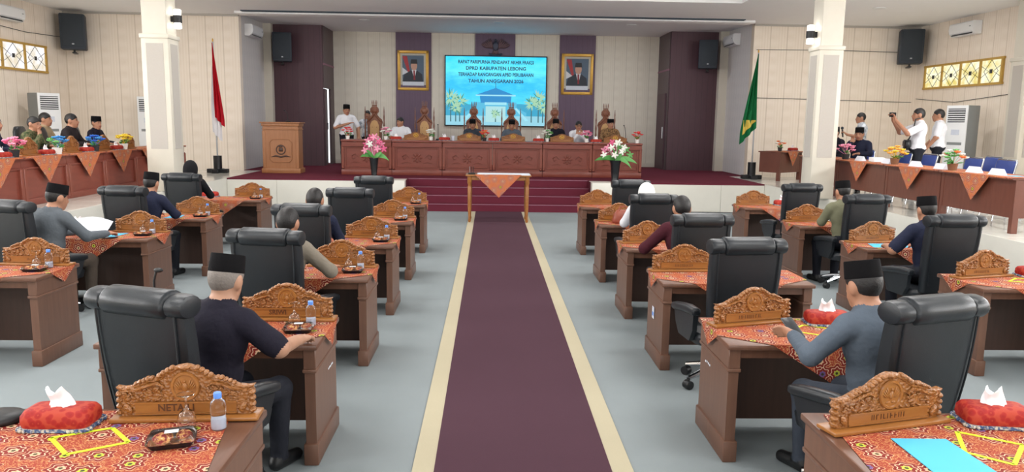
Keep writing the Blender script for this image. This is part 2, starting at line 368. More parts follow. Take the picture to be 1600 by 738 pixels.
# ------------------------------------------------------------------ the setting
YB = -4.0                                                     # rear wall behind the camera
XW = 11.0
floor_o = struct('floor', [box(-6.12, 6.12, YB, 17.9, -0.1, 0)], M['carpet'])
def seg_wall(name, x0, x1, y0, y1, z0, z1, m): return struct(name, [box(x0, x1, y0, y1, z0, z1)], m)
tile_me = mesh('tile', [rbox(0, 0, -0.006, 0.596, 0.596, 0.012, 0.002, 1)], M['tile'])
for side, s in (('left', -1), ('right', 1)):
    x0, x1 = (6.12, XW) if s > 0 else (-XW, -6.12)
    pf = struct('floor_platform_'+side, [box(x0, x1, YB, 20.2, -0.1, S-0.012)], M['grout'])
    for i in range(8):
        for j in range(19):
            x = s*(6.12+0.31+0.6*i); y = 8.9+0.6*j
            if y < 20.2-0.3 and abs(x) < XW-0.28: obj('tile', tile_me, pf, (x, y, S))
    obj('riser_panel', mesh('riser_panel', [box(*((6.105, 6.12) if s > 0 else (-6.12, -6.105)), YB, 17.35, 0, S)], M['white_paint']), pf)
stage = struct('floor_stage', [box(-6.12, 6.12, 17.98, 20.2, 0.0, S), box(-6.62, 6.62, 20.2, 24.2, 0.0, S), box(-6.12, -2.1, 17.36, 17.98, 0, S), box(2.1, 6.12, 17.36, 17.98, 0, S)], M['maroon'])
for x0, x1 in ((-6.1, -5.0), (-4.995, -3.1), (3.1, 5.1), (5.105, 6.1)):
    obj('front_panel', mesh('front_panel', [rbox((x0+x1)/2, 17.35, 0.32, x1-x0, 0.024, 0.62, 0.004, 1)], M['white_paint']), stage)
for x0, x1 in ((-3.05, -2.1), (2.1, 3.05)):
    obj('flower_ledge', mesh('flower_ledge', [rbox((x0+x1)/2, 17.4, 0.335, x1-x0, 0.6, 0.665, 0.01, 2)], M['white_paint']), stage)
for i in range(4):
    st = obj('step', mesh('step', [box(-2.1, 2.1, 17.0+0.3*i, 18.0, 0.165*i, 0.165*(i+1)-0.002*(i == 3))], M['maroon']), stage)
    obj('nosing', mesh('nosing', [rbox(0, 17.0+0.3*i, 0.165*(i+1)-0.006, 4.2, 0.02, 0.014, 0.004, 1)], M['nosing']), st)
runner = thing('aisle_carpet', 'long plum aisle carpet with cream borders leading to the stage steps', 'carpet', (0, 0, 0))
obj('pile', mesh('pile', [box(-0.51, 0.51, 0.2, 16.98, 0.0, 0.012)], M['runner']), runner)
for x0, x1 in ((-0.635, -0.51), (0.51, 0.635)): obj('border', mesh('border', [box(x0, x1, 0.2, 16.98, 0.0, 0.010)], M['runner_edge']), runner)

seg_wall('wall_back_left', -XW, -6.62, 20.2, 20.4, S-0.05, CEIL, M['cream']); seg_wall('wall_back_right', 6.62, XW, 20.2, 20.4, S-0.05, CEIL, M['cream'])
seg_wall('wall_left', -XW-0.2, -XW, YB, 20.4, 0, 5.0, M['cream_y']); seg_wall('wall_right', XW, XW+0.2, YB, 20.4, 0, 5.0, M['cream_y'])
seg_wall('wall_rear', -XW, XW, YB-0.2, YB, 0, 5.0, M['cream'])
seg_wall('wall_stage_left', -6.82, -6.62, 20.4, 24.2, S-0.05, CEIL+0.06, M['grey_y']); seg_wall('wall_stage_right', 6.62, 6.82, 20.4, 24.2, S-0.05, CEIL+0.06, M['grey_y'])
seg_wall('wall_stage_back', -5.02, 6.62, 24.0, 24.2, S-0.05, CEIL+0.06, M['cream_stage']); seg_wall('wall_backstage_rear', -6.62, -5.7, 24.0, 24.2, S-0.05, CEIL+0.06, M['cream_stage'])
for i, (x0, x1) in enumerate(((-6.63, -6.4), (6.38, 6.62))): seg_wall('trim_post_%d' % (i+1), x0, x1, 22.3, 22.6, S, CEIL+0.05, M['pillar'])
bl = struct('wall_backstage_left', [box(-6.4, -5.02, 22.5, 22.58, S, CEIL+0.05)], M['brown_board'])
obj('side_board', mesh('side_board', [box(-5.06, -5.0, 22.58, 24.0, 2.9, CEIL+0.05), box(-5.06, -5.0, 23.5, 24.0, S, 2.9)], M['brown_board_y']), bl)
obj('rail', mesh('rail', [box(-5.08, -4.985, 22.56, 24.0, 3.55, 3.6)], M['nosing']), bl)
br = struct('wall_backstage_right', [box(5.0, 6.38, 22.5, 22.58, S, CEIL+0.05)], M['brown_board'])
obj('side_board', mesh('side_board', [box(4.98, 5.04, 22.58, 24.0, S, CEIL+0.05)], M['brown_board_y']), br)
obj('rail', mesh('rail', [box(4.965, 5.06, 22.56, 24.0, 3.55, 3.6)], M['nosing']), br)
d1 = struct('door_1', [box(4.94, 4.98, 22.75, 23.75, S, 2.9)], M['brown_board']); obj('handle', mesh('handle', [rbox(4.92, 22.86, 1.75, 0.03, 0.04, 0.34, 0.01)], M['white']), d1)
d2 = struct('door_2', [tf(box(0, 0.05, 0, 0.86, S, 2.88), (-5.04, 22.6, 0), (0, 0, R(7)))], M['brown_board']); obj('handle', mesh('handle', [cyl((-5.06, 23.3, 1.7), (-5.06, 23.3, 1.9), 0.02)], M['steel']), d2)
# ceiling: hall with raised coffer, dark strip as a shaded slot before the stage
ce = struct('ceiling', [box(-XW, -5.2, YB, 20.3, CEIL, CEIL+0.1), box(5.2, XW, YB, 20.3, CEIL, CEIL+0.1), box(-5.2, 5.2, 16.9, 20.3, CEIL, CEIL+0.1), box(-5.2, 5.2, YB, -2.5, CEIL, CEIL+0.1), box(-5.3, 5.3, -2.6, 17.0, CEIL+0.3, CEIL+0.4),
     box(-5.3, -5.2, -2.5, 16.9, CEIL+0.1, CEIL+0.3), box(5.2, 5.3, -2.5, 16.9, CEIL+0.1, CEIL+0.3), box(-5.3, 5.3, 16.9, 17.0, CEIL+0.1, CEIL+0.3), box(-5.3, 5.3, -2.6, -2.5, CEIL+0.1, CEIL+0.3)], M['ceil'])
struct('ceiling_stage', [box(-6.9, 6.9, 20.3, 24.3, CEIL+0.05, CEIL+0.15)], M['ceil'])
struct('trim_1', [rbox(-0.05, 19.75, CEIL-0.03, 12.9, 0.5, 0.06, 0.01)], M['ceil'])
struct('trim_2', [rbox(-0.1, 19.42, CEIL-0.012, 12.4, 0.17, 0.024, 0.004, 1)], M['ceil_shade'])  # dark-coloured strip stands in for the shade of a groove
for i, (x0, x1) in enumerate(((-XW, -6.62), (6.62, XW))): struct('trim_%d' % (3+i), [box(x0, x1, 20.16, 20.2, CEIL-0.05, CEIL)], M['nosing' if 0 else 'pillar_panel'])
# cornice cables pinned along the walls
def cable(label, pts, r=0.007): tag(obj('cable', mesh('cable', [tube(pts, r, 6)], M['dark_vent'])), label, 'cable')
cable('thin dark cable running along the top of the wall behind the green flag', [(6.7, 20.18, 3.95), (8.5, 20.18, 3.97), (10.9, 20.18, 3.94)])
cable('thin dark cable crossing the wall at mid height behind the green flag', [(6.7, 20.18, 2.72), (8.2, 20.18, 2.7), (10.9, 20.18, 2.66)])
cable('thin cable sagging along the side wall under the yellow window', [(10.98, 20.1, 2.75), (10.98, 18.4, 2.62), (10.98, 16.5, 2.74)])
cable('thin dark cable along the side wall above the white daylit window', [(-10.98, 20.1, 3.95), (-10.98, 18.5, 3.9), (-10.98, 16.5, 3.97)])
# plum wall boards behind portraits and emblem
for i, (x0, x1, z0) in enumerate(((-3.1, -2.02, S), (-0.68, 0.54, 4.0), (1.91, 3.01, S))):
    struct('trim_panel_%d' % (i+1), [box(x0, x1, 23.95, 24.0, z0, CEIL+0.05)], M['plum_board'])
for i, (x0, x1) in enumerate(((-4.98, -3.1), (3.01, 4.94))): struct('baseboard_stage_%d' % (i+1), [box(x0, x1, 23.97, 24.0, S, S+0.12)], M['pillar'])
def pillar(name, cx, cy, w):
    p = struct(name, [rbox(cx, cy, (S+3.42)/2, w, w, 3.42-S, 0.02, 2), rbox(cx, cy, 3.4, w+0.04, w+0.04, 0.08, 0.015, 2)], M['pillar'])
    obj('shaft', mesh('shaft', [rbox(cx, cy, 4.0, w*0.9, w*0.9, 1.2, 0.01, 1)], M['pillar']), p)
    for (dx, dy, sx, sy) in ((0, -1, 0.62, 0.02), (1, 0, 0.02, 0.62), (-1, 0, 0.02, 0.62), (0, 1, 0.62, 0.02)):
        obj('panel', mesh('panel', [cbox(cx+dx*(w/2), cy+dy*(w/2), 2.35, sx*w if sx > 0.1 else 0.012, sy*w if sy > 0.1 else 0.012, 1.85)], M['pillar_panel']), p)
    return p
pillar('trim_pillar_1', -6.12, 14.2, 0.48); pillar('trim_pillar_2', 5.95, 14.2, 0.45)
pillar('trim_pillar_3', 10.75, 15.55, 0.5); pillar('trim_pillar_4', -10.75, 15.4, 0.5)
# ceiling lamps
dl_kit = [('trim_ring', mesh('trim_ring', [lathe([(0.11, 0), (0.14, 0), (0.14, -0.012), (0.11, -0.012)], 20)], M['white']), None), ('diffuser', mesh('diffuser', [lathe([(0.105, -0.004), (0.105, -0.008)], 20)], M['lamp_glow']), None)]
for x, y in DOWN_LAMPS: spawn(dl_kit, 'downlight', 'round recessed downlight glowing in the ceiling over the side platform', 'ceiling lamp', (x, y, CEIL), 0, 'downlights over the side platforms')
for x, y in STAGE_LAMPS: spawn(dl_kit, 'downlight', 'round recessed downlight in the ceiling above the thrones', 'ceiling lamp', (x, y, CEIL+0.05), 0, 'downlights over the stage')
cl_kit = [('frame', mesh('frame', [rbox(0, 0, 0, 1.8, 1.4, 0.05, 0.01, 1)], M['white']), None), ('diffuser', mesh('diffuser', [cbox(0, 0, -0.03, 1.7, 1.3, 0.01)], M['diffuser']), None)]
for x, y in COFFER_LAMPS: spawn(cl_kit, 'panel_lamp', 'large flat panel lamp inside the ceiling coffer', 'ceiling lamp', (x, y, CEIL+0.27), 0, 'panel lamps in the ceiling coffer')
# high windows of leaded glass
def window(n, x, s, ys, z0, z1, pane):
    wf = struct('window_%d' % n, [box(*sorted((x, x+s*0.05)), ys[0]-0.05, ys[-1]+0.05, z0-0.05, z0), box(*sorted((x, x+s*0.05)), ys[0]-0.05, ys[-1]+0.05, z1, z1+0.05)] +
                [box(*sorted((x, x+s*0.05)), y-0.03, y+0.03, z0, z1) for y in ys], M['frame_yellow'])
    for a, b in zip(ys[:-1], ys[1:]):
        a2, b2 = a+0.03, b-0.03; c = (a2+b2)/2; zc = (z0+z1)/2; xx = x+s*0.03
        pn = obj('pane', mesh('pane', [box(*sorted((x+s*0.01, x+s*0.02)), a2, b2, z0, z1)], pane), wf)
        L = [((xx, c, z0), (xx, a2+0.1, zc), (xx, c, z1)), ((xx, c, z0), (xx, b2-0.1, zc), (xx, c, z1)), ((xx, a2, z0+0.12), (xx, c-0.08, zc), (xx, a2, z1-0.12)), ((xx, b2, z0+0.12), (xx, c+0.08, zc), (xx, b2, z1-0.12))]
        obj('leading', mesh('leading', [tube(q, 0.007, 4) for q in L] + [cbox(xx, c, zc, 0.012, 0.09, 0.09)], M['dark_vent']), pn)
for i, (ya, yb) in enumerate(FILL_WINDOWS):
    for j, s in enumerate((-1, 1)): window(3+2*i+j, s*(XW-0.002), -s, [ya+(yb-ya)*q/4 for q in range(5)], 3.02, 3.58, M['pane_white'])  # extra glowing windows out of view, added for fill light
ed = struct('door_added', [box(-3.6, 3.6, YB, YB+0.08, 2.98, 3.1), box(-3.6, 3.6, YB, YB+0.08, 0.0, 0.12)]+[box(x-0.05, x+0.05, YB, YB+0.08, 0.12, 2.98) for x in (-3.55, -1.8, 0, 1.8, 3.55)], M['white'])  # unseen glazed entrance with glowing panes, added as a light source
for x in (-2.675, -0.9, 0.9, 2.675): obj('glow_pane', mesh('glow_pane', [cbox(x, YB+0.03, 1.55, 1.66, 0.02, 2.86)], M['pane_white']), ed)
window(1, XW-0.002, -1, [16.75, 17.5, 18.25, 19.0, 19.75], 3.02, 3.52, M['pane_warm'])
window(2, -XW+0.002, 1, [15.9, 16.7, 17.55, 18.4, 19.25], 3.05, 3.6, M['pane_white'])
# ------------------------------------------------------------------ furniture kits
DH = 0.725
W2, DD = 0.60, 0.60
desk_kit = [('desk_top', mesh('desk_top', [rbox(0, DD/2, DH-0.016, 2*W2+0.04, DD+0.05, 0.032, 0.008, 2)], M['desk']), None),
            ('apron', mesh('apron', [box(-W2+0.05, W2-0.05, 0.02, 0.04, DH-0.09, DH-0.032)], M['desk']), None),
            ('modesty_panel', mesh('modesty_panel', [box(-W2+0.05, W2-0.05, DD-0.07, DD-0.045, 0.06, DH-0.032)], M['desk_in']), None)]
for s in (-1, 1):
    x = s*(W2-0.03); k = len(desk_kit)
    desk_kit += [('end_panel', mesh('end_panel', [box(x-0.03, x+0.03, 0.01, DD-0.01, 0.0, DH-0.032)], M['desk_v']), None),
                 ('plinth', mesh('plinth', [rbox(x, DD/2, 0.065, 0.085, DD+0.015, 0.13, 0.008, 2)], M['desk_v']), k),
                 ('moulding', mesh('moulding', [rbox(x, DD/2, DH-0.16, 0.08, DD+0.01, 0.022, 0.006, 2)], M['desk_v']), k),
                 ('upper_block', mesh('upper_block', [rbox(x, DD/2, DH-0.09, 0.07, DD, 0.12, 0.004, 1)], M['desk_v']), k)]

def cloth_mesh(name, w2, d, tip_near, tip_end, cut, top, mat, end_drop=(True, True), inset_l=0.0, inset_r=0.0):
    """runner laid over a desk: flat top sheet, pointed drop over the near edge and small drops over the ends; UV = unrolled cloth"""
    v, uv, f = [], [], []
    e = 0.03                                           # desk overhang
    X, Y0 = w2+e-0.008, -0.026
    def P(u, t, off=0.0):                              # unrolled -> folded
        x, y, z = u, t, top
        if t < Y0: y = Y0-0.004-0.012*math.sin((Y0-t)*9); z = top-(Y0-t)
        if u > X: x = X+0.006+0.02*(u-X); z = top-(u-X)
        if u < -X: x = -X-0.006-0.02*(-X-u); z = top-(-X-u)
        return (x, y, z)
    def face(pts):
        o = len(v)
        for p in pts: v.append(P(*p)); uv.append((p[0]*1.0+5, p[1]*1.0+5))
        f.append(tuple(range(o, o+len(pts))))
    ya = Y0+cut*0.75
    topn = [(-X+inset_l, d-0.01), (-X+inset_l*0.3, ya), (-X+cut, Y0), (X-cut, Y0), (X-inset_r*0.3, ya), (X-inset_r, d-0.01)]
    face(topn)
    n = 6                                              # near drop
    for i in range(n):
        t0, t1 = i/n, (i+1)/n
        a, b = (X-cut)*(1-t0), (X-cut)*(1-t1); y0, y1 = Y0-tip_near*t0, Y0-tip_near*t1
        o = 0.06*tip_near
        if i < n-1: face([(-a+o*t0, y0), (a+o*t0, y0), (b+o*t1, y1), (-b+o*t1, y1)])
        else: face([(-a+o*t0, y0), (a+o*t0, y0), (o, y1)])
    for s, on in ((-1, end_drop[0]), (1, end_drop[1])):
        if on: face([(s*X, ya), (s*(X+tip_end), (ya+d)/2-0.03), (s*X, d-0.05)])
    vt = [(x, y, z-0.0) for x, y, z in v]
    me = bpy.data.meshes.new(name); me.from_pydata(vt, [], f); me.materials.append(mat)
    l = me.uv_layers.new(name='UVMap')
    for lp in me.loops: l.data[lp.index].uv = uv[lp.vertex_index]
    bm = bmesh.new(); bm.from_mesh(me); bmesh.ops.remove_doubles(bm, verts=bm.verts, dist=0.0008); bmesh.ops.recalc_face_normals(bm, faces=bm.faces)
    if sum(fc.normal.z for fc in bm.faces) < 0: bmesh.ops.reverse_faces(bm, faces=bm.faces)
    bm.to_mesh(me); bm.free(); return me
CT = DH+0.004                                          # cloth top = where things on the desks stand
cloth_std = cloth_mesh('cloth', W2, DD, 0.24, 0.11, 0.26, CT-0.0005, M['batik'])
cloth_front_l = cloth_mesh('cloth', W2, DD, 0.26, 0.14, 0.06, CT-0.0005, M['batik'], (True, False), 0.0, 0.14)
cloth_front_r = cloth_mesh('cloth', W2, DD, 0.26, 0.14, 0.06, CT-0.0005, M['batik'], (False, True), 0.09, 0.0)

# executive chair: faces +Y, origin on the floor under the seat
def back_secs(z0, z1, n, w, t, y0, lean, bulge=0.0):
    out = []
    for i in range(n+1):
        q = i/n; z = z0+(z1-z0)*q; y = y0-math.tan(lean)*(z-z0)
        out.append([(px, py, z) for px, py in sup(w(q), t(q), 24, 5.0, 0, y+bulge*math.sin(math.pi*q))])
    return out
def chair_parts():
    k = []
    wq = lambda q: 0.225+0.04*math.sin(min(1, q*1.15)*math.pi/2); tq = lambda q: 0.05+0.012*math.sin(math.pi*q)
    k.append(('backrest', mesh('backrest', [loft(back_secs(0.45, 1.12, 10, wq, tq, -0.235, R(7), 0.0))], M['leather']), None))
    w3 = lambda q: 0.19+0.04*math.sin(min(1, q*1.15)*math.pi/2)
    pan = [tube([(s*w3(q)*0.98, -0.235-math.tan(R(7))*(0.67*q)-tq(q)-0.002, 0.45+0.67*q) for q in [i/10 for i in range(1, 11)]], 0.005, 5) for s in (-1, 1)]
    k += [('seam', mesh('seam', [g_], M['leather']), 0) for g_ in pan]
    ty = -0.235-math.tan(R(7))*0.66
    roll = []
    for x in [-0.315, -0.31, -0.29, -0.25, -0.215, -0.205, -0.195, -0.185, -0.1, 0, 0.1, 0.185, 0.195, 0.205, 0.215, 0.25, 0.29, 0.31, 0.315]:
        a = abs(x); x *= 0.89; g = 0.66 if a >= 0.315 else 0.88 if a >= 0.31 else 0.98 if a > 0.2051 else 0.86 if a > 0.2 else 1.04 if a > 0.19 else 1.1
        roll.append([(x, ty+0.078*g*math.cos(2*math.pi*j/16), 1.135+(0.058*g+0.006*(g > 1))*math.sin(2*math.pi*j/16)) for j in range(16)])
    k.append(('headrest', mesh('headrest', [loft(roll)], M['leather']), None))
    k.append(('seat', mesh('seat', [loft([[(px, py, z) for px, py in sup(w, d, 24, 5, 0, 0.05)] for z, w, d in ((0.36, 0.24, 0.24), (0.37, 0.27, 0.27), (0.43, 0.28, 0.28), (0.46, 0.265, 0.265), (0.468, 0.22, 0.22))])], M['leather']), None))
    for s in (-1, 1):
        sec = []
        for y, w, h, z in ((-0.2, 0.022, 0.02, 0.70), (-0.19, 0.034, 0.03, 0.70), (-0.05, 0.038, 0.034, 0.695), (0.1, 0.04, 0.034, 0.675), (0.22, 0.038, 0.032, 0.655), (0.26, 0.03, 0.024, 0.65), (0.27, 0.012, 0.012, 0.65)):
            sec.append([(s*0.30+a, y, z-0.07+b) for a, b in sup(w, h, 12, 3)])
        i = len(k)
        k.append(('armrest', mesh('armrest', [loft(sec)], M['leather']), None))
        side = [(-0.17, 0.61), (0.24, 0.57), (0.19, 0.46), (0.12, 0.39), (-0.10, 0.39), (-0.16, 0.48)]
        pv, pf = prism(side, -0.018, 0.018)
        k.append(('arm_panel', mesh('arm_panel', [([(s*0.295+p[1], p[0], p[2]) for p in pv], pf)], M['leather']), i))
    k.append(('gas_column', mesh('gas_column', [cyl((0, 0.03, 0.12), (0, 0.03, 0.36), 0.03), rbox(0, 0.03, 0.345, 0.3, 0.26, 0.03, 0.008, 1)], M['black']), None))
    for i in range(5):
        a = 2*math.pi*i/5+0.94; c, sn = math.cos(a), math.sin(a)
        j = len(k)
        k.append(('base_arm', mesh('base_arm', [tube([(0, 0.03, 0.145), (c*0.15, 0.03+sn*0.15, 0.125), (c*0.30, 0.03+sn*0.30, 0.085)], [0.03, 0.024, 0.018], 8)], M['chrome']), None))
        q = (c*0.30, 0.03+sn*0.30)
        k.append(('caster', mesh('caster', [cyl((q[0]-sn*0.028, q[1]+c*0.028, 0.035), (q[0]+sn*0.028, q[1]-c*0.028, 0.035), 0.034, 14), cyl((q[0], q[1], 0.04), (q[0], q[1], 0.09), 0.012)], M['black']), j))
    return k
chair_kit = chair_parts()

# carved name plate, 0.56 m long, origin at the middle of its base, lettering faces -Y
def plate_parts():
    half = [(0.262, 0.018), (0.272, 0.045), (0.262, 0.06), (0.275, 0.08), (0.264, 0.095), (0.276, 0.115), (0.266, 0.13), (0.28, 0.142), (0.25, 0.137), (0.215, 0.142), (0.18, 0.157), (0.15, 0.17), (0.125, 0.172), (0.105, 0.182), (0.08, 0.2), (0.05, 0.216), (0.02, 0.228), (0.0, 0.232)]
    poly = half + [(-x, z) for x, z in half[-2::-1]]
    k = [('base', mesh('base', [rbox(0, 0, 0.009, 0.6, 0.12, 0.018, 0.006, 2)], M['carved_flat']), None),
         ('board', mesh('board', [prism(poly, -0.016, 0.02)], M['carved'], 0.5), None)]
    top = half[7:]; rim = [(x, -0.012, z) for x, z in top] + [(-x, -0.012, z) for x, z in top[-2::-1]]
    rimg = [tube([(x*0.985, y, z-0.003) for x, y, z in rim], [0.006]+[0.0115]*(len(rim)-2)+[0.006], 8)]
    random.seed(5)
    for s in (-1, 1):
        for x, z, r in ((0.05, 0.222, 0.013), (0.068, 0.212, 0.013), (0.086, 0.2, 0.014), (0.102, 0.189, 0.014), (0.132, 0.18, 0.011), (0.148, 0.178, 0.012), (0.165, 0.17, 0.011), (0.182, 0.164, 0.01), (0.198, 0.157, 0.009)):
            rimg.append(ell((s*x, -0.014, z), (r, 0.02, r*0.9), 8, 6))
        for z in (0.034, 0.06, 0.086, 0.112): rimg.append(ell((s*0.268, -0.006, z), (0.016, 0.024, 0.013), 8, 6))
        rimg.append(tube([(s*0.25, -0.02, 0.125), (s*0.2, -0.024, 0.13), (s*0.15, -0.024, 0.15), (s*0.11, -0.022, 0.158), (s*0.085, -0.02, 0.14), (s*0.1, -0.022, 0.122), (s*0.118, -0.022, 0.132)], [0.004, 0.007, 0.008, 0.008, 0.007, 0.006, 0.003], 6))
        for _ in range(22):
            x = random.uniform(0.09, 0.245); z = random.uniform(0.088, min(0.15, 0.165-0.16*(x-0.08)))
            rimg.append(ell((s*x, -0.017, z), (random.uniform(0.008, 0.017), 0.01, random.uniform(0.005, 0.009)), 7, 5, Euler((0, random.uniform(-1, 1), 0))))
        for x in (0.03, 0.06, 0.09, 0.12, 0.15): rimg.append(ell((s*x, -0.017, 0.084), (0.013, 0.008, 0.005), 7, 5, Euler((0, s*0.5, 0))))
        rimg.append(ell((s*0.232, -0.02, 0.05), (0.014, 0.012, 0.026), 8, 6, Euler((0, s*0.5, 0))))
    k.append(('crest_carving', mesh('crest_carving', rimg + [ell((0, -0.012, 0.225), (0.03, 0.022, 0.014), 10, 6)], M['carved'], 1.0), 1))
    eg = [torus((0, -0.02, 0.142), 0.052, 0.008, 24, 6, 1.0, 1.08), lathe([(0.05, 0.0), (0.05, 0.004)], 20)]
    eg[1] = tf(eg[1], (0, -0.0175, 0.142), (R(90), 0, 0), (1, 1.08, 1))
    eg += [ell((0, -0.022, 0.14), (0.012, 0.008, 0.02), 8, 6), ell((0, -0.024, 0.166), (0.006, 0.007, 0.007), 7, 5)]
    for s in (-1, 1):
        for j in range(4): eg.append(ell((s*(0.016+0.006*j), -0.021, 0.152-0.004*j), (0.005, 0.006, 0.026-0.003*j), 6, 5, Euler((0, s*(0.35+0.16*j), 0))))
        eg.append(ell((s*0.014, -0.02, 0.11), (0.014, 0.006, 0.006), 7, 5))
    k.append(('medallion', mesh('medallion', eg, M['carved_flat'], 1.0), 1))
    fr = [box(-0.205, 0.205, -0.026, -0.014, 0.024, 0.030), box(-0.205, 0.205, -0.026, -0.014, 0.070, 0.077), box(-0.205, 0.205, -0.020, -0.014, 0.03, 0.07)]
    k.append(('name_panel', mesh('name_panel', fr, M['carved_flat']), 1))
    return k
plate_kit = plate_parts()
plate_parts_gold = None
def strokes(seed, x0, x1):
    random.seed(seed); g = []; x = x0
    while x < x1:
        wd = random.choice((0.004, 0.004, 0.012)); h = 0.022
        g.append(box(x, x+0.0035, -0.0215, -0.019, 0.039, 0.061))
        if wd > 0.01: g.append(box(x, x+0.011, -0.0215, -0.019, *random.choice(((0.039, 0.043), (0.048, 0.052), (0.057, 0.061)))))
        x += wd+random.uniform(0.006, 0.011)
    return g
letter_mesh = {}
def lettering(key):
    if key not in letter_mesh:
        if isinstance(key, str):
            g = text_geo(key, 0.042, 0.0012, 0.0008, 'LEFT'); letter_mesh[key] = mesh('lettering', [tf(g, (-0.115, -0.0205, 0.05))], M['letter'])
        else: letter_mesh[key] = mesh('lettering', strokes(key, -0.11+0.01*key, 0.06+0.008*key), M['letter'])
    return letter_mesh[key]

# tissue box, glass, bottle, snack box
def tissue_parts():
    secs = [[(px, py, z) for px, py in sup(w, d, 28, 6)] for z, w, d in ((0.012, 0.132, 0.078), (0.03, 0.138, 0.083), (0.06, 0.136, 0.08), (0.078, 0.124, 0.068), (0.084, 0.1, 0.05))]
    fr = [loft([[(px, py, z) for px, py in sup(w, d, 28, 6)] for z, w, d in ((0.002, 0.142, 0.088), (0.014, 0.14, 0.086))])]
    random.seed(3)
    for i in range(26):
        a = 2*math.pi*i/26; px, py = sup(0.145, 0.091, 26, 6)[i]; fr.append(ell((px, py, 0.008), (0.008, 0.008, 0.008), 6, 4))
    ts = []
    for i in range(8):
        q = i/7; z = 0.08+0.07*q
        ts.append([((0.05-0.02*q)*math.cos(2*math.pi*j/18)*(1+0.2*math.sin(3*2*math.pi*j/18+q*3))-0.02*q, (0.024-0.018*q)*math.sin(2*math.pi*j/18)*(1+0.5*math.sin(5*2*math.pi*j/18))+0.012*math.sin(q*4), z+0.02*math.cos(2*2*math.pi*j/18+0.6)*q) for j in range(18)])
    return [('cover', mesh('cover', [loft(secs)], M['brocade'], 1.2), None), ('fringe', mesh('fringe', fr, M['fringe'], 1.2), None), ('tissue', mesh('tissue', [loft(ts)], M['tissue'], 1.4), None)]
tissue_kit = tissue_parts()
gp = [(0.033, 0.0), (0.036, 0.02), (0.036, 0.045), (0.028, 0.068), (0.012, 0.08), (0.005, 0.088), (0.004, 0.125), (0.008, 0.134), (0.034, 0.142), (0.034, 0.145), (0.004, 0.139)]
glass_kit = [('bowl', mesh('bowl', [lathe(gp[:5]+[(0.008, 0.078), (0.025, 0.065), (0.0335, 0.044), (0.0335, 0.02), (0.031, 0.0)], 20)], M['glass'], 1.2), None), ('stem', mesh('stem', [lathe(gp[4:8], 12)], M['glass'], 1.2), None), ('foot', mesh('foot', [lathe(gp[7:]+[(0.002, 0.139)], 20)], M['glass'], 1.2), None)]
bp = [(0.026, 0), (0.03, 0.006), (0.03, 0.045), (0.0275, 0.055), (0.030, 0.066), (0.031, 0.095), (0.026, 0.118), (0.014, 0.132), (0.0135, 0.138)]
bottle_kit = [('body', mesh('body', [lathe(bp, 20)], M['pet'], 1.2), None), ('water', mesh('water', [lathe([(0.024, 0.004), (0.028, 0.01), (0.028, 0.05)], 16)], M['label_pale'], 1.2), 0), ('cap', mesh('cap', [lathe([(0.0155, 0.132), (0.016, 0.136), (0.016, 0.152), (0.0145, 0.155)], 18)], M['cap_blue'], 0.9), None)]
snack_kit = [('tray', mesh('tray', [loft([[(px, py, z) for px, py in sup(w, d, 24, 8)] for z, w, d in ((0.0, 0.072, 0.055), (0.022, 0.086, 0.068), (0.024, 0.09, 0.072), (0.02, 0.082, 0.064), (0.012, 0.08, 0.062))])], M['black_satin']), None),
             ('snack', mesh('snack', [ell((-0.03, -0.005, 0.022), (0.038, 0.05, 0.016), 12, 6), ell((0.042, 0.01, 0.022), (0.028, 0.04, 0.014), 12, 6)], M['snack'], 1.2), None),
             ('lid', mesh('lid', [loft([[(px, py, z) for px, py in sup(w, d, 24, 8)] for z, w, d in ((0.0245, 0.088, 0.07), (0.042, 0.078, 0.06), (0.045, 0.07, 0.052))])], M['lid']), None),
             ('sticker', mesh('sticker', [cbox(0, 0.01, 0.0462, 0.05, 0.03, 0.0008)], M['paper']), 2)]

# ------------------------------------------------------------------ desks with their things
ORD = ['first', 'second', 'third', 'fourth', 'fifth', 'sixth']
def where(side, file, n): return '%s desk from the stage, %s file, %s side' % (ORD[n-1], file, side)
SIDE = {-1: 'lectern', 1: 'green-flag'}
desk_spots = []
for n, (yl, yr) in enumerate(zip((11.47, 9.47, 7.69, 6.03, 4.21, 2.60), (11.43, 9.42, 7.6, 5.96, 4.26, 2.58)), 1):
    desk_spots += [(-1, 'aisle', n, -1.79, yl), (1, 'aisle', n, 1.80, yr)]
for n, (yl, yr) in enumerate(zip((11.93, 9.6, 7.95, 5.98), (11.6, 9.5, 7.75, 5.85)), 1):
    desk_spots += [(-1, 'outer', n, -4.36, yl), (1, 'outer', n, 4.34, yr)]
PROT = {(1, 'aisle', 6): 0.27, (1, 'aisle', 5): 0.3, (1, 'aisle', 4): 0.08, (1, 'aisle', 3): 0.28, (1, 'aisle', 2): 0.25, (1, 'aisle', 1): 0.2, (-1, 'aisle', 4): -0.08, (-1, 'aisle', 3): -0.06,
        (1, 'outer', 4): 0.28, (1, 'outer', 3): 0.18, (1, 'outer', 2): 0.08, (1, 'outer', 1): 0.1, (-1, 'outer', 4): -0.05, (-1, 'outer', 3): -0.05, (-1, 'aisle', 6): 0.06}
LET = {(-1, 'aisle', 6): 'NETA LI', (-1, 'aisle', 5): 'SRIWI'}
DESK = {}; DESKO = {}
cnt = 0
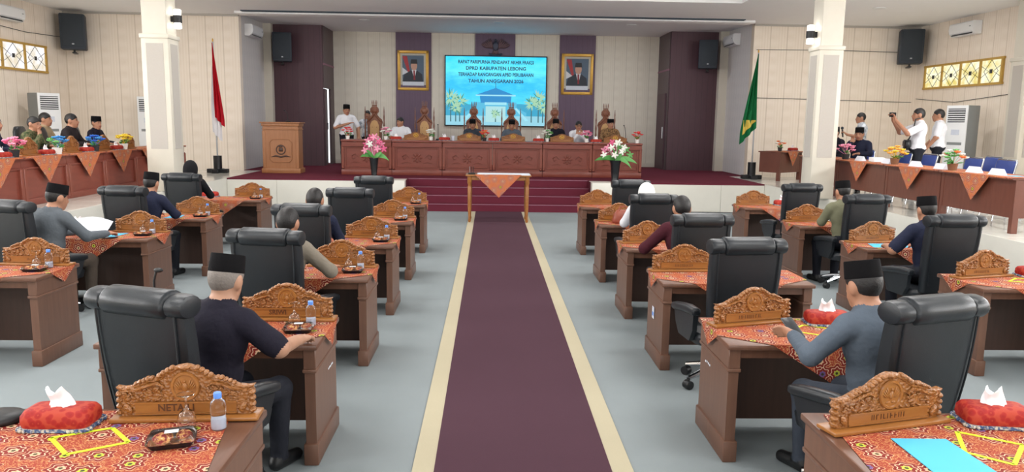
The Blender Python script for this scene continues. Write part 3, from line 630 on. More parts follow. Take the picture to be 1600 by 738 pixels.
for side, file, n, cx, y in desk_spots:
    wh = where(SIDE[side], file, n); DESK[side, file, n] = (cx, y)
    near = file == 'aisle' and n == 6
    DESKO[side, file, n] = spawn(desk_kit, 'member_desk', 'brown wooden desk, '+wh, 'desk', (cx, y, 0), 0, 'members desks')
    tag(obj('batik_cloth', (cloth_front_l if side < 0 else cloth_front_r) if near else cloth_std, None, (cx, y, 0)), 'orange batik cloth draped on '+wh, 'tablecloth', 'batik cloths on the members desks')
    ae = cx - side*(W2+0.02)                             # aisle-side end of the desk
    pr = PROT.get((side, file, n), 0.0)
    cnt += 1
    t = spawn(plate_kit, 'name_plate', 'carved wooden name plate on '+wh, 'name plate', (ae+side*0.30, y+DD-0.07-0.22*abs(math.sin(pr)), CT), pr, 'carved name plates of the members')
    obj('lettering', lettering(LET.get((side, file, n), cnt % 5)), t)
    if side < 0:
        gy = y+0.44; aex = ae-0.0
        if near: pos = ((-1.43, 3.0), (-1.30, 2.995), (-1.43, 2.85))
        else: pos = ((aex-0.225, y+0.383), (aex-0.125, y+0.385), (aex-0.17, y+0.255))
        spawn(glass_kit, 'wine_glass', 'upturned wine glass on '+wh, 'glass', (*pos[0], CT), 0, 'upturned glasses on the desks')
        spawn(bottle_kit, 'water_bottle', 'small water bottle with blue cap on '+wh, 'bottle', (*pos[1], CT), 0, 'water bottles on the desks')
        spawn(snack_kit, 'snack_box', 'black snack box with clear lid on '+wh, 'snack box', (*pos[2], CT), 0.1 if not near else 0.3, 'snack boxes on the desks')
def on(side, file, n): return where(SIDE[side], file, n)
def desk_mark(key, y, z, geos, nm, mat):                # stickers and chalk marks on the aisle-side end panels
    cx, yy = DESK[key]; s = key[0]; obj(nm, mesh(nm, [tf(g, (-s*(W2+0.0065), y-yy, z)) for g in geos], mat, None), DESKO[key])
desk_mark((1, 'aisle', 4), 6.3, 0.40, [cbox(0, 0, 0, 0.003, 0.07, 0.1)], 'sticker', M['label_pale'])
desk_mark((1, 'aisle', 4), 6.3, 0.39, [cbox(-0.002, 0.0, 0, 0.002, 0.05, 0.03)], 'sticker_print', M['cap_blue'])
desk_mark((1, 'aisle', 5), 4.62, 0.48, [cbox(0, 0.03*i, 0.002*(i % 3), 0.003, 0.012, 0.012) for i in range(4)], 'chalk_mark', M['paper'])
desk_mark((-1, 'aisle', 5), 4.55, 0.47, [cbox(0, 0.028*i, 0.003*(i % 2), 0.003, 0.016, 0.01) for i in range(5)], 'chalk_mark', M['paper'])
# tissue boxes where the photograph shows them
for side, file, n, x, y, rz in ((-1, 'aisle', 6, -1.945, 3.03, 0.0), (-1, 'outer', 4, -4.56, 6.45, 0), (-1, 'outer', 3, -4.7, 8.46, 0), (-1, 'outer', 2, -4.72, 10.08, 0), (-1, 'outer', 1, -4.72, 12.42, 0),
                            (1, 'aisle', 6, 1.97, 3.08, -0.12), (1, 'aisle', 5, 1.97, 4.72, -0.05), (1, 'outer', 4, 4.51, 6.36, 0), (1, 'outer', 3, 4.51, 8.25, 0), (1, 'outer', 2, 4.51, 10.0, 0), (1, 'outer', 1, 4.51, 12.1, 0)):
    spawn(tissue_kit, 'tissue_box', 'red brocade tissue box on '+on(side, file, n), 'tissue box', (x, y, CT), rz, 'red tissue boxes on the desks')
def tape_rect(pts, label):
    th = thing('tape_frame', label, 'tape', (0, 0, 0), 0, 'yellow tape frames on the desks')
    for a, b in zip(pts, pts[1:]+pts[:1]):
        d = Vector((b[0]-a[0], b[1]-a[1], 0)); n_ = Vector((-d.y, d.x, 0)).normalized()*0.009
        g = [(a[0]+n_.x, a[1]+n_.y), (b[0]+n_.x, b[1]+n_.y), (b[0]-n_.x, b[1]-n_.y), (a[0]-n_.x, a[1]-n_.y)]
        obj('tape_strip', mesh('tape_strip', [([(x, y, CT+z) for z in (0.0005, 0.0013) for x, y in g], [(3, 2, 1, 0), (4, 5, 6, 7), (0, 1, 5, 4), (1, 2, 6, 5), (2, 3, 7, 6), (3, 0, 4, 7)])], M['tape'], None), th)
tape_rect([(-1.92, 2.90), (-1.73, 3.0), (-1.60, 2.86), (-1.78, 2.75)], 'yellow tape rectangle on '+on(-1, 'aisle', 6))
tape_rect([(1.75, 2.98), (1.94, 2.85), (1.78, 2.67), (1.66, 2.78)], 'yellow tape rectangle on '+on(1, 'aisle', 6))
tape_rect([(1.66, 4.55), (1.80, 4.68), (1.98, 4.56), (1.84, 4.42)], 'yellow tape rectangle on '+on(1, 'aisle', 5))
tape_rect([(1.70, 6.28), (1.86, 6.42), (2.05, 6.3), (1.9, 6.15)], 'yellow tape rectangle on '+on(1, 'aisle', 4))
tape_rect([(4.12, 6.12), (4.28, 6.26), (4.72, 6.18), (4.62, 6.02)], 'yellow tape rectangle on '+on(1, 'outer', 4))
spawn(glass_kit, 'wine_glass', 'upturned wine glass on '+on(1, 'aisle', 6), 'glass', (2.17, 3.12, CT), 0, 'upturned glasses on the desks')
spawn(snack_kit, 'snack_box', 'black snack box with clear lid on '+on(1, 'aisle', 6), 'snack box', (2.19, 2.98, CT), -0.3, 'snack boxes on the desks')
spawn(glass_kit, 'wine_glass', 'upturned wine glass on '+on(1, 'outer', 4), 'glass', (4.71, 6.32, CT), 0, 'upturned glasses on the desks')
def sheet(name, pts, z, mat, label, cat, group=None, th=0.002):
    n = len(pts); v = [(x, y, z) for x, y in pts]+[(x, y, z+th) for x, y in pts]
    return tag(obj(name, mesh(name, [(v, [tuple(range(n-1, -1, -1)), tuple(range(n, 2*n))]+[(i, (i+1) % n, (i+1) % n+n, i+n) for i in range(n)])], mat, None)), label, cat, group)
sheet('folder', [(1.43, 2.56), (1.67, 2.56), (1.655, 2.90), (1.43, 2.905)], CT+0.0015, M['blue_paper'], 'sky blue folder lying on '+on(1, 'aisle', 6), 'folder')
sheet('folder', [(3.86, 7.86), (4.28, 7.86), (4.3, 8.12), (3.92, 8.12)], CT+0.001, M['blue_paper'], 'sky blue folder lying on '+on(1, 'outer', 3), 'folder')
sheet('folder', [(-4.34, 8.02), (-4.16, 8.05), (-4.12, 8.34), (-4.32, 8.32)], CT+0.001, M['blue_paper'], 'sky blue folder lying on '+on(-1, 'outer', 3), 'folder')
sheet('folder', [(-4.3, 9.66), (-4.12, 9.7), (-4.16, 9.98), (-4.3, 9.96)], CT+0.001, M['blue_paper'], 'sky blue folder lying on '+on(-1, 'outer', 2), 'folder')
# held-up curling papers on the outer desk
pp = [[(-4.74+0.44*i/8, 8.12+0.26*j/5, CT+0.004+0.12*(j/5)**1.5+0.05*math.sin(math.pi*i/8)) for i in range(9)] for j in range(6)]
pv = [p for r_ in pp for p in r_]; pf = [(j*9+i, j*9+i+1, (j+1)*9+i+1, (j+1)*9+i) for j in range(5) for i in range(8)]
tag(obj('papers', mesh('papers', [(pv, pf)], M['paper'])), 'curling white papers held up over '+on(-1, 'outer', 3), 'papers')
tag(obj('phone', mesh('phone', [rbox(-4.16, 7.99, CT+0.006, 0.15, 0.075, 0.01, 0.004)], M['black_satin'])), 'black phone lying on '+on(-1, 'outer', 3), 'phone')
# handbag on the second desk of the aisle file
hb = thing('handbag', 'brown red leather handbag on '+on(1, 'aisle', 2), 'handbag', (1.5, 9.655, CT), 0.1)
obj('body', mesh('body', [loft([[(px, py, z) for px, py in sup(w_, d_, 20, 4)] for z, w_, d_ in ((0, 0.125, 0.06), (0.03, 0.14, 0.07), (0.12, 0.115, 0.05), (0.165, 0.085, 0.02), (0.17, 0.08, 0.012))])], M['bag'], 1.2), hb)
for s in (-1, 1): obj('handle', mesh('handle', [tube([(-0.06, s*0.02, 0.15), (-0.04, s*0.03, 0.2), (0.0, s*0.03, 0.22), (0.04, s*0.03, 0.2), (0.06, s*0.02, 0.15)], 0.006, 6)], M['bag'], 1.2), hb)
obj('clasp', mesh('clasp', [lathe([(0.001, 0), (0.014, 0), (0.014, 0.006)], 10, c=(0, 0, 0))], M['dark_vent']), hb, (0, -0.062, 0.11), (R(90), 0, 0))
# gooseneck microphones
def mic(label, loc, rz, h=0.36, lean=0.2):
    t = thing('gooseneck_microphone', label, 'microphone', loc, rz)
    obj('base', mesh('base', [lathe([(0.06, 0), (0.066, 0.012), (0.06, 0.03), (0.03, 0.038)], 18, 1.0, 1.3)], M['black'], 1.0), t)
    obj('neck', mesh('neck', [tube([(0, 0, 0.03), (0, 0.01, h*0.5), (0, lean*0.45, h*0.85), (0, lean, h)], 0.007, 6)], M['black'], 1.2), t)
    obj('capsule', mesh('capsule', [ell((0, lean+0.015, h+0.008), (0.015, 0.03, 0.015), 10, 6)], M['black'], 1.2), t); return t
mic('black gooseneck microphone base on '+on(-1, 'aisle', 6), (-2.235, 3.07, CT), R(100), 0.40, 0.04).scale = (1.35, 1.35, 1)
mic('tall black gooseneck microphone on '+on(-1, 'aisle', 5), (-2.18, 4.45, CT), R(-100), 0.36, 0.03)

# ------------------------------------------------------------------ executive chairs
chairs = [(-1, 'aisle', 5, -1.81, 3.50, -20), (-1, 'aisle', 4, -1.82, 5.51, -10), (-1, 'aisle', 3, -1.97, 7.2, -6), (-1, 'aisle', 2, -1.84, 9.0, -4), (-1, 'aisle', 1, -1.86, 10.98, -3),
          (-1, 'outer', 3, -4.72, 7.25, -16), (-1, 'outer', 2, -4.42, 8.9, -8), (-1, 'outer', 1, -4.62, 11.1, -6),
          (1, 'aisle', 5, 1.90, 3.47, 18), (1, 'aisle', 4, 1.62, 5.3, 6), (1, 'aisle', 3, 1.70, 6.75, 4), (1, 'aisle', 2, 1.67, 8.66, 2), (1, 'aisle', 1, 1.81, 10.85, 2),
          (1, 'outer', 4, 4.52, 5.15, 10), (1, 'outer', 3, 4.10, 6.9, 4), (1, 'outer', 2, 4.29, 8.95, 5), (1, 'outer', 1, 4.16, 10.55, 4)]
CH = {}
for side, file, n, bx, by, a in chairs:                 # bx, by: where the top of the backrest stands
    a = R(a); ox, oy = bx+0.315*math.sin(-a), by+0.315*math.cos(a)
    CH[side, file, n] = (ox, oy, a)
    spawn(chair_kit, 'executive_chair', 'black leather executive chair at '+on(side, file, n), 'chair', (ox, oy, 0), a, 'black executive chairs of the members')
# ------------------------------------------------------------------ stage: row of dais desks
DX0, DW, DY = -3.85, 1.2367, 18.95
DTOP = S+0.86
h = DW/2-0.004
rose = [ell((0.085*math.cos(a), -0.012, 0.44+0.085*math.sin(a)), (0.05, 0.012, 0.018), 8, 5, Euler((0, -a, 0))) for a in [i*math.pi/4 for i in range(8)]] + [ell((0, -0.016, 0.44), (0.03, 0.014, 0.03), 10, 6)]
for s in (-1, 1):
    rose += [tube([(s*0.2, -0.008, 0.44), (s*0.28, -0.01, 0.52), (s*0.36, -0.01, 0.47), (s*0.33, -0.01, 0.40), (s*0.27, -0.01, 0.43)], [0.006, 0.011, 0.012, 0.01, 0.005], 6), tube([(s*0.14, -0.008, 0.30), (s*0.26, -0.01, 0.33), (s*0.38, -0.01, 0.30)], [0.005, 0.01, 0.004], 6)]
dais_kit = [('desk_top', mesh('desk_top', [rbox(0, 0.33, 0.835, DW-0.006, 0.74, 0.05, 0.01, 2)], M['dais']), None),
            ('frieze', mesh('frieze', [rbox(0, 0.02, 0.75, DW-0.02, 0.05, 0.11, 0.006, 1), rbox(0, 0.0, 0.70, DW-0.01, 0.06, 0.02, 0.006, 2)], M['dais']), None),
            ('front_panel', mesh('front_panel', [box(-h+0.07, h-0.07, 0.02, 0.045, 0.13, 0.7)], M['dais']), None),
            ('panel_frame', mesh('panel_frame', [rbox(0, 0.012, 0.66, 2*h-0.2, 0.022, 0.024, 0.005, 1), rbox(0, 0.012, 0.2, 2*h-0.2, 0.022, 0.024, 0.005, 1)]+[rbox(s*(h-0.11), 0.012, 0.43, 0.024, 0.022, 0.46, 0.005, 1) for s in (-1, 1)], M['dais_v']), 2),
            ('carved_rosette', mesh('carved_rosette', [tf(g, (0, 0.018, -0.01)) for g in rose], M['dais_v'], 1.0), 2),
            ('plinth', mesh('plinth', [rbox(0, 0.03, 0.065, DW-0.008, 0.11, 0.13, 0.008, 2)], M['dais']), None)]
for s in (-1, 1):
    i = len(dais_kit)
    dais_kit += [('pilaster', mesh('pilaster', [rbox(s*(h-0.035), 0.025, 0.43, 0.07, 0.05, 0.56, 0.006, 1)], M['dais_v']), None),
                 ('finial', mesh('finial', [ell((s*(h-0.035), -0.002, 0.17), (0.028, 0.018, 0.03), 10, 6), ell((s*(h-0.035), -0.002, 0.21), (0.02, 0.014, 0.016), 10, 6)], M['dais_v'], 1.2), i),
                 ('side_panel', mesh('side_panel', [box(s*h-0.012 if s > 0 else -h, s*h if s > 0 else -h+0.012, 0.05, 0.66, 0.0, 0.81)], M['dais_v']), None)]
for i in range(6): spawn(dais_kit, 'dais_desk', 'carved reddish wooden desk, %s from the lectern in the row on stage' % ORD[i], 'desk', (DX0+DW*(i+0.5), DY, S), 0, 'carved desks in the row on stage')
# thrones, face -Y
def throne_parts():
    k = [('seat', mesh('seat', [rbox(0, 0, 0.45, 0.62, 0.58, 0.1, 0.02, 2)], M['tan']), None), ('seat_frame', mesh('seat_frame', [rbox(0, 0, 0.36, 0.68, 0.62, 0.1, 0.015, 2)], M['carved_red']), None)]
    outer = [(-0.27, 0.4), (-0.27, 1.2), (-0.31, 1.28), (-0.27, 1.36), (-0.2, 1.40), (-0.12, 1.46), (-0.1, 1.5), (-0.17, 1.56), (-0.16, 1.64), (-0.09, 1.7), (0.09, 1.7), (0.16, 1.64), (0.17, 1.56), (0.1, 1.5), (0.12, 1.46), (0.2, 1.40), (0.27, 1.36), (0.31, 1.28), (0.27, 1.2), (0.27, 0.4)]
    inner = [(-0.17, 0.5), (-0.17, 1.2), (-0.1, 1.31), (0, 1.34), (0.1, 1.31), (0.17, 1.2), (0.17, 0.5)]
    k.append(('back_frame', mesh('back_frame', [prism(outer, 0.27, 0.32)], M['carved_red'], 0.5), None)); b = 2
    k.append(('back_cushion', mesh('back_cushion', [prism(inner, 0.245, 0.27)], M['tan'], 0.5), b))
    k.append(('tufting', mesh('tufting', [ell((x, 0.243, z), (0.014, 0.008, 0.014), 8, 5) for z in (0.7, 0.85, 1.0, 1.15) for x in ((-0.08, 0.08) if int(z*100) % 30 else (-0.0, 0.11, -0.11))], M['carved_red'], 1.2), 3))
    k.append(('crest', mesh('crest', [ell((0, 0.28, 1.6), (0.13, 0.05, 0.09), 12, 8), tube([(-0.3, 0.28, 1.28), (-0.2, 0.28, 1.35), (-0.1, 0.27, 1.42), (0, 0.27, 1.52), (0.1, 0.27, 1.42), (0.2, 0.28, 1.35), (0.3, 0.28, 1.28)], [0.015, 0.045, 0.035, 0.04, 0.035, 0.045, 0.015], 8), rbox(0, 0.29, 1.72, 0.2, 0.04, 0.03, 0.008, 1)] + [tube([(x, 0.29, 1.72), (x*1.15, 0.29, 1.8), (x*1.1, 0.29, 1.87)], [0.012, 0.018, 0.006], 6) for x in (-0.08, -0.028, 0.028, 0.08)], M['carved_red'], 1.0), b))
    for s in (-1, 1):
        k.append(('spindle', mesh('spindle', [lathe([(0.03, 0.3), (0.04, 0.6), (0.028, 0.64), (0.04, 0.7), (0.022, 0.78), (0.034, 1.0), (0.022, 1.1), (0.034, 1.2), (0.02, 1.3), (0.03, 1.42), (0.018, 1.5), (0.022, 1.56), (0.006, 1.7)], 12, c=(s*0.36, 0.29, 0))], M['carved_red'], 1.0), None))
        k.append(('armrest', mesh('armrest', [tube([(s*0.34, 0.27, 0.72), (s*0.35, 0.05, 0.72), (s*0.36, -0.22, 0.69), (s*0.36, -0.28, 0.64), (s*0.36, -0.24, 0.6)], [0.028, 0.03, 0.034, 0.03, 0.016], 8), tube([(s*0.34, -0.22, 0.4), (s*0.36, -0.23, 0.55), (s*0.35, -0.2, 0.7)], 0.025, 8)], M['carved_red'], 1.0), None))
        for y in (-0.24, 0.26): k.append(('leg', mesh('leg', [lathe([(0.028, 0), (0.036, 0.05), (0.022, 0.1), (0.034, 0.2), (0.034, 0.34)], 10, c=(s*0.28, y, 0))], M['carved_red'], 1.0), None))
    return k
throne_kit = throne_parts()
TH = [-3.302, -1.967, -0.646, 0.361, 1.532, 2.914]
tl = ['empty carved throne with tan back beside the standing man in white', 'empty carved throne before the plum boards under the smiling portrait', 'carved throne third from the lectern, a capped man in dark slate seated', 'carved throne fourth from the lectern, a capped man in lighter slate seated', 'carved throne of the black-clad capped man beside the man in glasses', 'carved throne of the man in brown batik at the end of the row']
for x, l in zip(TH, tl): spawn(throne_kit, 'throne', l, 'throne', (x, 20.55, S), 0, 'carved thrones on stage').scale = (0.7, 1, 1)
# plates, pots, tissues and cups along the dais desks
dais_plate_kit = [(n_, m_, p_) for n_, m_, p_ in plate_kit if n_ not in ('medallion',)]
g_em = mesh('gilt_emblem', [torus((0, -0.02, 0.142), 0.05, 0.011, 20, 6), ell((0, -0.022, 0.14), (0.018, 0.012, 0.035), 8, 6)]+[ell((s*0.024, -0.022, 0.148), (0.008, 0.01, 0.032), 8, 5, Euler((0, s*0.6, 0))) for s in (-1, 1)], M['gold'], 1.2)
for x, who in ((-2.03, 'the empty throne under the smiling portrait'), (-0.72, 'the third throne from the lectern'), (0.37, 'the fourth throne from the lectern'), (1.58, 'the black-clad capped man on stage'), (2.91, 'the man in brown batik')):
    t = spawn(dais_plate_kit, 'name_plate', 'carved name plate with gilt emblem before '+who, 'name plate', (x, DY+0.14, DTOP), 0, 'gilt name plates on the stage desks'); t.scale = (1.05, 1.0, 0.85)
    obj('gilt_emblem', g_em, t)
for x, who in ((-2.525, 'beside the pale pink flower pot'), (-1.33, 'between white flower pot and paper cup'), (-0.11, 'beside the orange flower pot'), (1.0, 'beside the white flowers near the black-clad man'), (2.435, 'beside the rosy flower pot')):
    spawn(tissue_kit, 'tissue_box', 'red tissue box on the stage desks, '+who, 'tissue box', (x, DY+0.16, DTOP), 0, 'red tissue boxes on the stage desks')
def pot_kit(pot, petals, seed, nf=11, spread=0.13, high=0.16, pr=0.055, ph=0.09):
    random.seed(seed); k = [('pot', mesh('pot', [lathe([(pr*0.75, 0), (pr, ph), (pr*1.05, ph), (pr*0.9, ph-0.006)], 16)], M[pot], 0.8), None)]
    lf = []
    for i in range(9):
        a = random.uniform(0, 6.28); r_ = random.uniform(0.05, spread)
        lf.append(ell((r_*0.6*math.cos(a), r_*0.6*math.sin(a), ph+random.uniform(0.0, 0.07)), (0.045, 0.022, 0.008), 8, 5, Euler((random.uniform(-.5, .5), random.uniform(-.8, .3), a))))
    k.append(('leaves', mesh('leaves', lf, M['leaf'], 1.4), None))
    for j in range(nf):
        a = j*2.4; q = math.sqrt((j+0.5)/nf); c = (spread*q*math.cos(a), spread*q*math.sin(a), ph+0.05+high*(1-q*q*0.75)+random.uniform(-.015, .015))
        g = [ell((c[0]+0.026*math.cos(b), c[1]+0.026*math.sin(b), c[2]), (0.027, 0.019, 0.012), 7, 5, Euler((0, -0.5, b))) for b in [1.2566*i+j for i in range(5)]]
        g.append(ell((c[0], c[1], c[2]+0.008), (0.016, 0.016, 0.014), 7, 5)); g.append(tube([(0, 0, ph*0.8), (c[0]*0.7, c[1]*0.7, c[2]*0.8), (c[0], c[1], c[2]-0.006)], 0.003, 4))
        k.append(('blossom', mesh('blossom', g, M[petals[j % len(petals)]], 1.4), None))
    return k
for x, l, pot, pet, sd, nf, sp, hi in ((-3.72, 'red artificial flowers in a white pot at the end by the standing man', 'pot_white', ['petal_red'], 1, 7, 0.14, 0.15), (-2.78, 'pale pink flowers in a white pot on the stage desks', 'pot_white', ['petal_pink', 'petal_white'], 2, 11, 0.13, 0.17), (-1.67, 'white flowers in a white pot beside the gooseneck microphone', 'pot_white', ['petal_white'], 3, 8, 0.11, 0.14),
          (-0.34, 'orange flowers in a dark pot on the stage desks', 'pot_dark', ['petal_orange', 'petal_red'], 4, 8, 0.12, 0.13), (1.22, 'cream flowers in a white pot beside the black-clad man', 'pot_white', ['petal_white', 'petal_white', 'leaf_pale'], 5, 11, 0.13, 0.17), (2.2, 'rosy pink flowers in a white pot before the man in glasses', 'pot_white', ['petal_pink', 'petal_magenta'], 6, 11, 0.14, 0.15), (3.47, 'red flowers in a white pot at the end beside the gooseneck microphone', 'pot_white', ['petal_red'], 7, 7, 0.13, 0.14)):
    spawn(pot_kit(pot, pet, sd, nf, sp, hi), 'flower_pot', l, 'flower pot', (x, DY+0.2, DTOP))
mic('black gooseneck microphone beside the white flowers on stage', (-1.5, DY+0.35, DTOP), R(180), 0.38, 0.06)
mic('black gooseneck microphone at the end of the stage desks by red flowers', (3.2, DY+0.3, DTOP), R(150), 0.42, 0.14)
tag(obj('paper_cup', mesh('paper_cup', [lathe([(0.035, 0), (0.045, 0.12), (0.042, 0.12), (0.034, 0.01)], 16)], M['label_pale'], 0.8), None, (-1.12, DY+0.2, DTOP)), 'pale paper cup on the stage desks beside a red tissue box', 'cup')
# lectern
lk = thing('lectern', 'tall wooden lectern with octagonal carved panel on stage', 'lectern', (-5.36, 19.15, S))
LW, LH = 0.93, 1.24
obj('body', mesh('body', [rbox(0, 0.2, 0.62, LW-0.06, 0.45, LH-0.1, 0.01, 1)], M['lectern']), lk)
obj('plinth', mesh('plinth', [rbox(0, 0.2, 0.06, LW+0.02, 0.52, 0.12, 0.01, 2)], M['lectern']), lk)
obj('top', mesh('top', [rbox(0, 0.2, LH, LW+0.06, 0.56, 0.03, 0.008, 2), rbox(0, 0.2, LH-0.05, LW-0.01, 0.5, 0.07, 0.01, 2), rbox(0, 0.2, LH-0.16, LW-0.03, 0.48, 0.03, 0.008, 2)], M['lectern']), lk)
for s in (-1, 1): obj('corner_post', mesh('corner_post', [rbox(s*(LW/2-0.06), -0.02, 0.58, 0.08, 0.03, 0.92, 0.008, 1)], M['lectern']), lk)
oc = [(-0.27, 0.34), (-0.2, 0.27), (0.2, 0.27), (0.27, 0.34), (0.27, 0.76), (0.2, 0.83), (-0.2, 0.83), (-0.27, 0.76), (-0.27, 0.34)]
pn = obj('carved_panel', mesh('carved_panel', [tube([(x, -0.03, z) for x, z in oc], 0.012, 6)], M['lectern'], 0.8), lk)
obj('emblem', mesh('emblem', [torus((0, -0.03, 0.58), 0.11, 0.014, 20, 6), rbox(0, -0.03, 0.58, 0.1, 0.02, 0.09, 0.008, 1), ell((0, -0.03, 0.66), (0.05, 0.014, 0.03), 10, 6), tube([(-0.24, -0.03, 0.40), (-0.12, -0.035, 0.43), (0, -0.035, 0.4), (0.12, -0.035, 0.43), (0.24, -0.03, 0.40)], [0.006, 0.02, 0.022, 0.02, 0.006], 8)], M['desk_in'], 0.9), pn)
mic('thin gooseneck microphone standing on the lectern', (-5.22, 19.35, S+LH+0.015), R(60), 0.28, 0.1)
# front table before the steps
ft = thing('front_table', 'slender wooden table with turned legs at the head of the aisle carpet', 'table', (-0.03, 15.05, 0.011))
obj('table_top', mesh('table_top', [rbox(0, 0.3, 0.93, 1.3, 0.62, 0.03, 0.008, 2), rbox(0, 0.3, 0.875, 1.2, 0.52, 0.08, 0.006, 1)], M['carved_flat']), ft)
for sx in (-1, 1):
    for y in (0.06, 0.54): obj('leg', mesh('leg', [lathe([(0.02, 0), (0.032, 0.03), (0.022, 0.08), (0.034, 0.3), (0.04, 0.7), (0.028, 0.74), (0.045, 0.78), (0.045, 0.915)], 12, c=(sx*0.57, y, 0))], M['carved_flat'], 1.0), ft)
tag(obj('white_runner', mesh('white_runner', [box(-0.45, 0.6, 14.93+0.11, 15.62, 0.9565, 0.962)], M['paper'])), 'white cloth runner on top of the slender table by the steps', 'tablecloth')
tc = [(-0.5, 0), (0.42, 0), (0.0, -0.46)]
tcm = mesh('triangle_cloth', [prism([(-0.5, 0.004), (0.42, 0.004), (-0.02, -0.45)], -0.003, 0.003)], M['batik_far'], None); lu = tcm.uv_layers.new(name='UVMap')
for lp in tcm.loops: c_ = tcm.vertices[lp.vertex_index].co; lu.data[lp.index].uv = (c_.x, c_.z)
tag(obj('batik_cloth', tcm, None, (0, 15.03, 0.962)), 'triangular batik cloth hanging on the slender table by the steps', 'tablecloth')
ph = thing('pen_stand', 'black pen stand with upright pens on the slender table by the steps', 'pen stand', (-0.56, 15.2, 0.957))
obj('base', mesh('base', [rbox(0, 0, 0.015, 0.14, 0.1, 0.03, 0.006, 1)], M['black']), ph)
for i in range(3): obj('pen', mesh('pen', [cyl((-0.04+0.035*i, 0, 0.03), (-0.045+0.04*i, 0, 0.15), 0.006, 6)], M['black'] if i else M['steel']), ph)
# floor vases on the ledges
def vase(label, loc, seed, cols, lily):
    random.seed(seed); t = thing('flower_vase', label, 'flower vase', loc)
    obj('vase', mesh('vase', [lathe([(0.07, 0), (0.075, 0.02), (0.06, 0.1), (0.1, 0.46), (0.105, 0.48), (0.09, 0.47)] if not lily else [(0.1, 0), (0.08, 0.06), (0.09, 0.2), (0.11, 0.42), (0.14, 0.5), (0.12, 0.49)], 18)], M['black_satin'], 0.9), t)
    nb = 15 if not lily else 16
    for j in range(nb):
        a = j*2.4; q = math.sqrt((j+0.5)/nb)
        c = (0.24*q*math.cos(a)*(1.5 if lily else 1), 0.16*q*math.sin(a), (0.95 if not lily else 0.9)-0.34*q*q+random.uniform(-0.03, 0.06))
        g = [ell((c[0]+0.04*math.cos(b), c[1], c[2]+0.04*math.sin(b)), (0.05, 0.014, 0.022), 8, 5, Euler((0, -b, 0))) for b in [1.2566*i+j for i in range(5)]]
        g.append(tube([(0, 0, 0.45), (c[0]*0.5, c[1]*0.5, 0.7), c], 0.006, 5))
        obj('blossom', mesh('blossom', g, M[cols[j % len(cols)]], 1.4), t)
    lv = [(0.35, -0.03, 0.42), (-0.3, -0.05, 0.5), (0.2, -0.1, 0.62), (-0.16, -0.1, 0.66)] if not lily else [(0.5, -0.05, 0.42), (-0.5, -0.05, 0.48), (0.36, -0.12, 0.3), (-0.34, -0.1, 0.52), (0.2, -0.12, 0.72), (-0.1, -0.12, 0.78), (0.05, -0.1, 0.9)]
    for x, y, z in lv:
        pts = [Vector((0, 0, 0.5)), Vector((x*0.5, y, 0.62 if z < 0.6 else z*0.9)), Vector((x, y, z))]; v = []; f = []
        for i in range(7):
            q = i/6; p = pts[0]*(1-q)**2+pts[1]*2*q*(1-q)+pts[2]*q*q; w_ = 0.055*math.sin(math.pi*min(1, 0.12+q*0.88))
            v += [(p.x, p.y-0.01, p.z-w_), (p.x, p.y-0.016, p.z), (p.x, p.y-0.01, p.z+w_)]
            if i: f += [(3*i-3, 3*i-2, 3*i+1, 3*i), (3*i-2, 3*i-1, 3*i+2, 3*i+1)]
        obj('leaf', mesh('leaf', [(v, f)], M['leaf_pale' if x > 0 else 'leaf'], 1.5), t)
vase('tall black vase of pink artificial flowers before the stage desks', (-2.82, 17.42, S+0.0075), 11, ['petal_pink', 'petal_magenta', 'petal_pink', 'petal_white'], False)
vase('tall dark vase of lilies with long green leaves before the stage desks', (2.66, 17.42, S+0.0075), 12, ['petal_white', 'petal_magenta', 'petal_white', 'leaf_pale', 'petal_pink'], True)

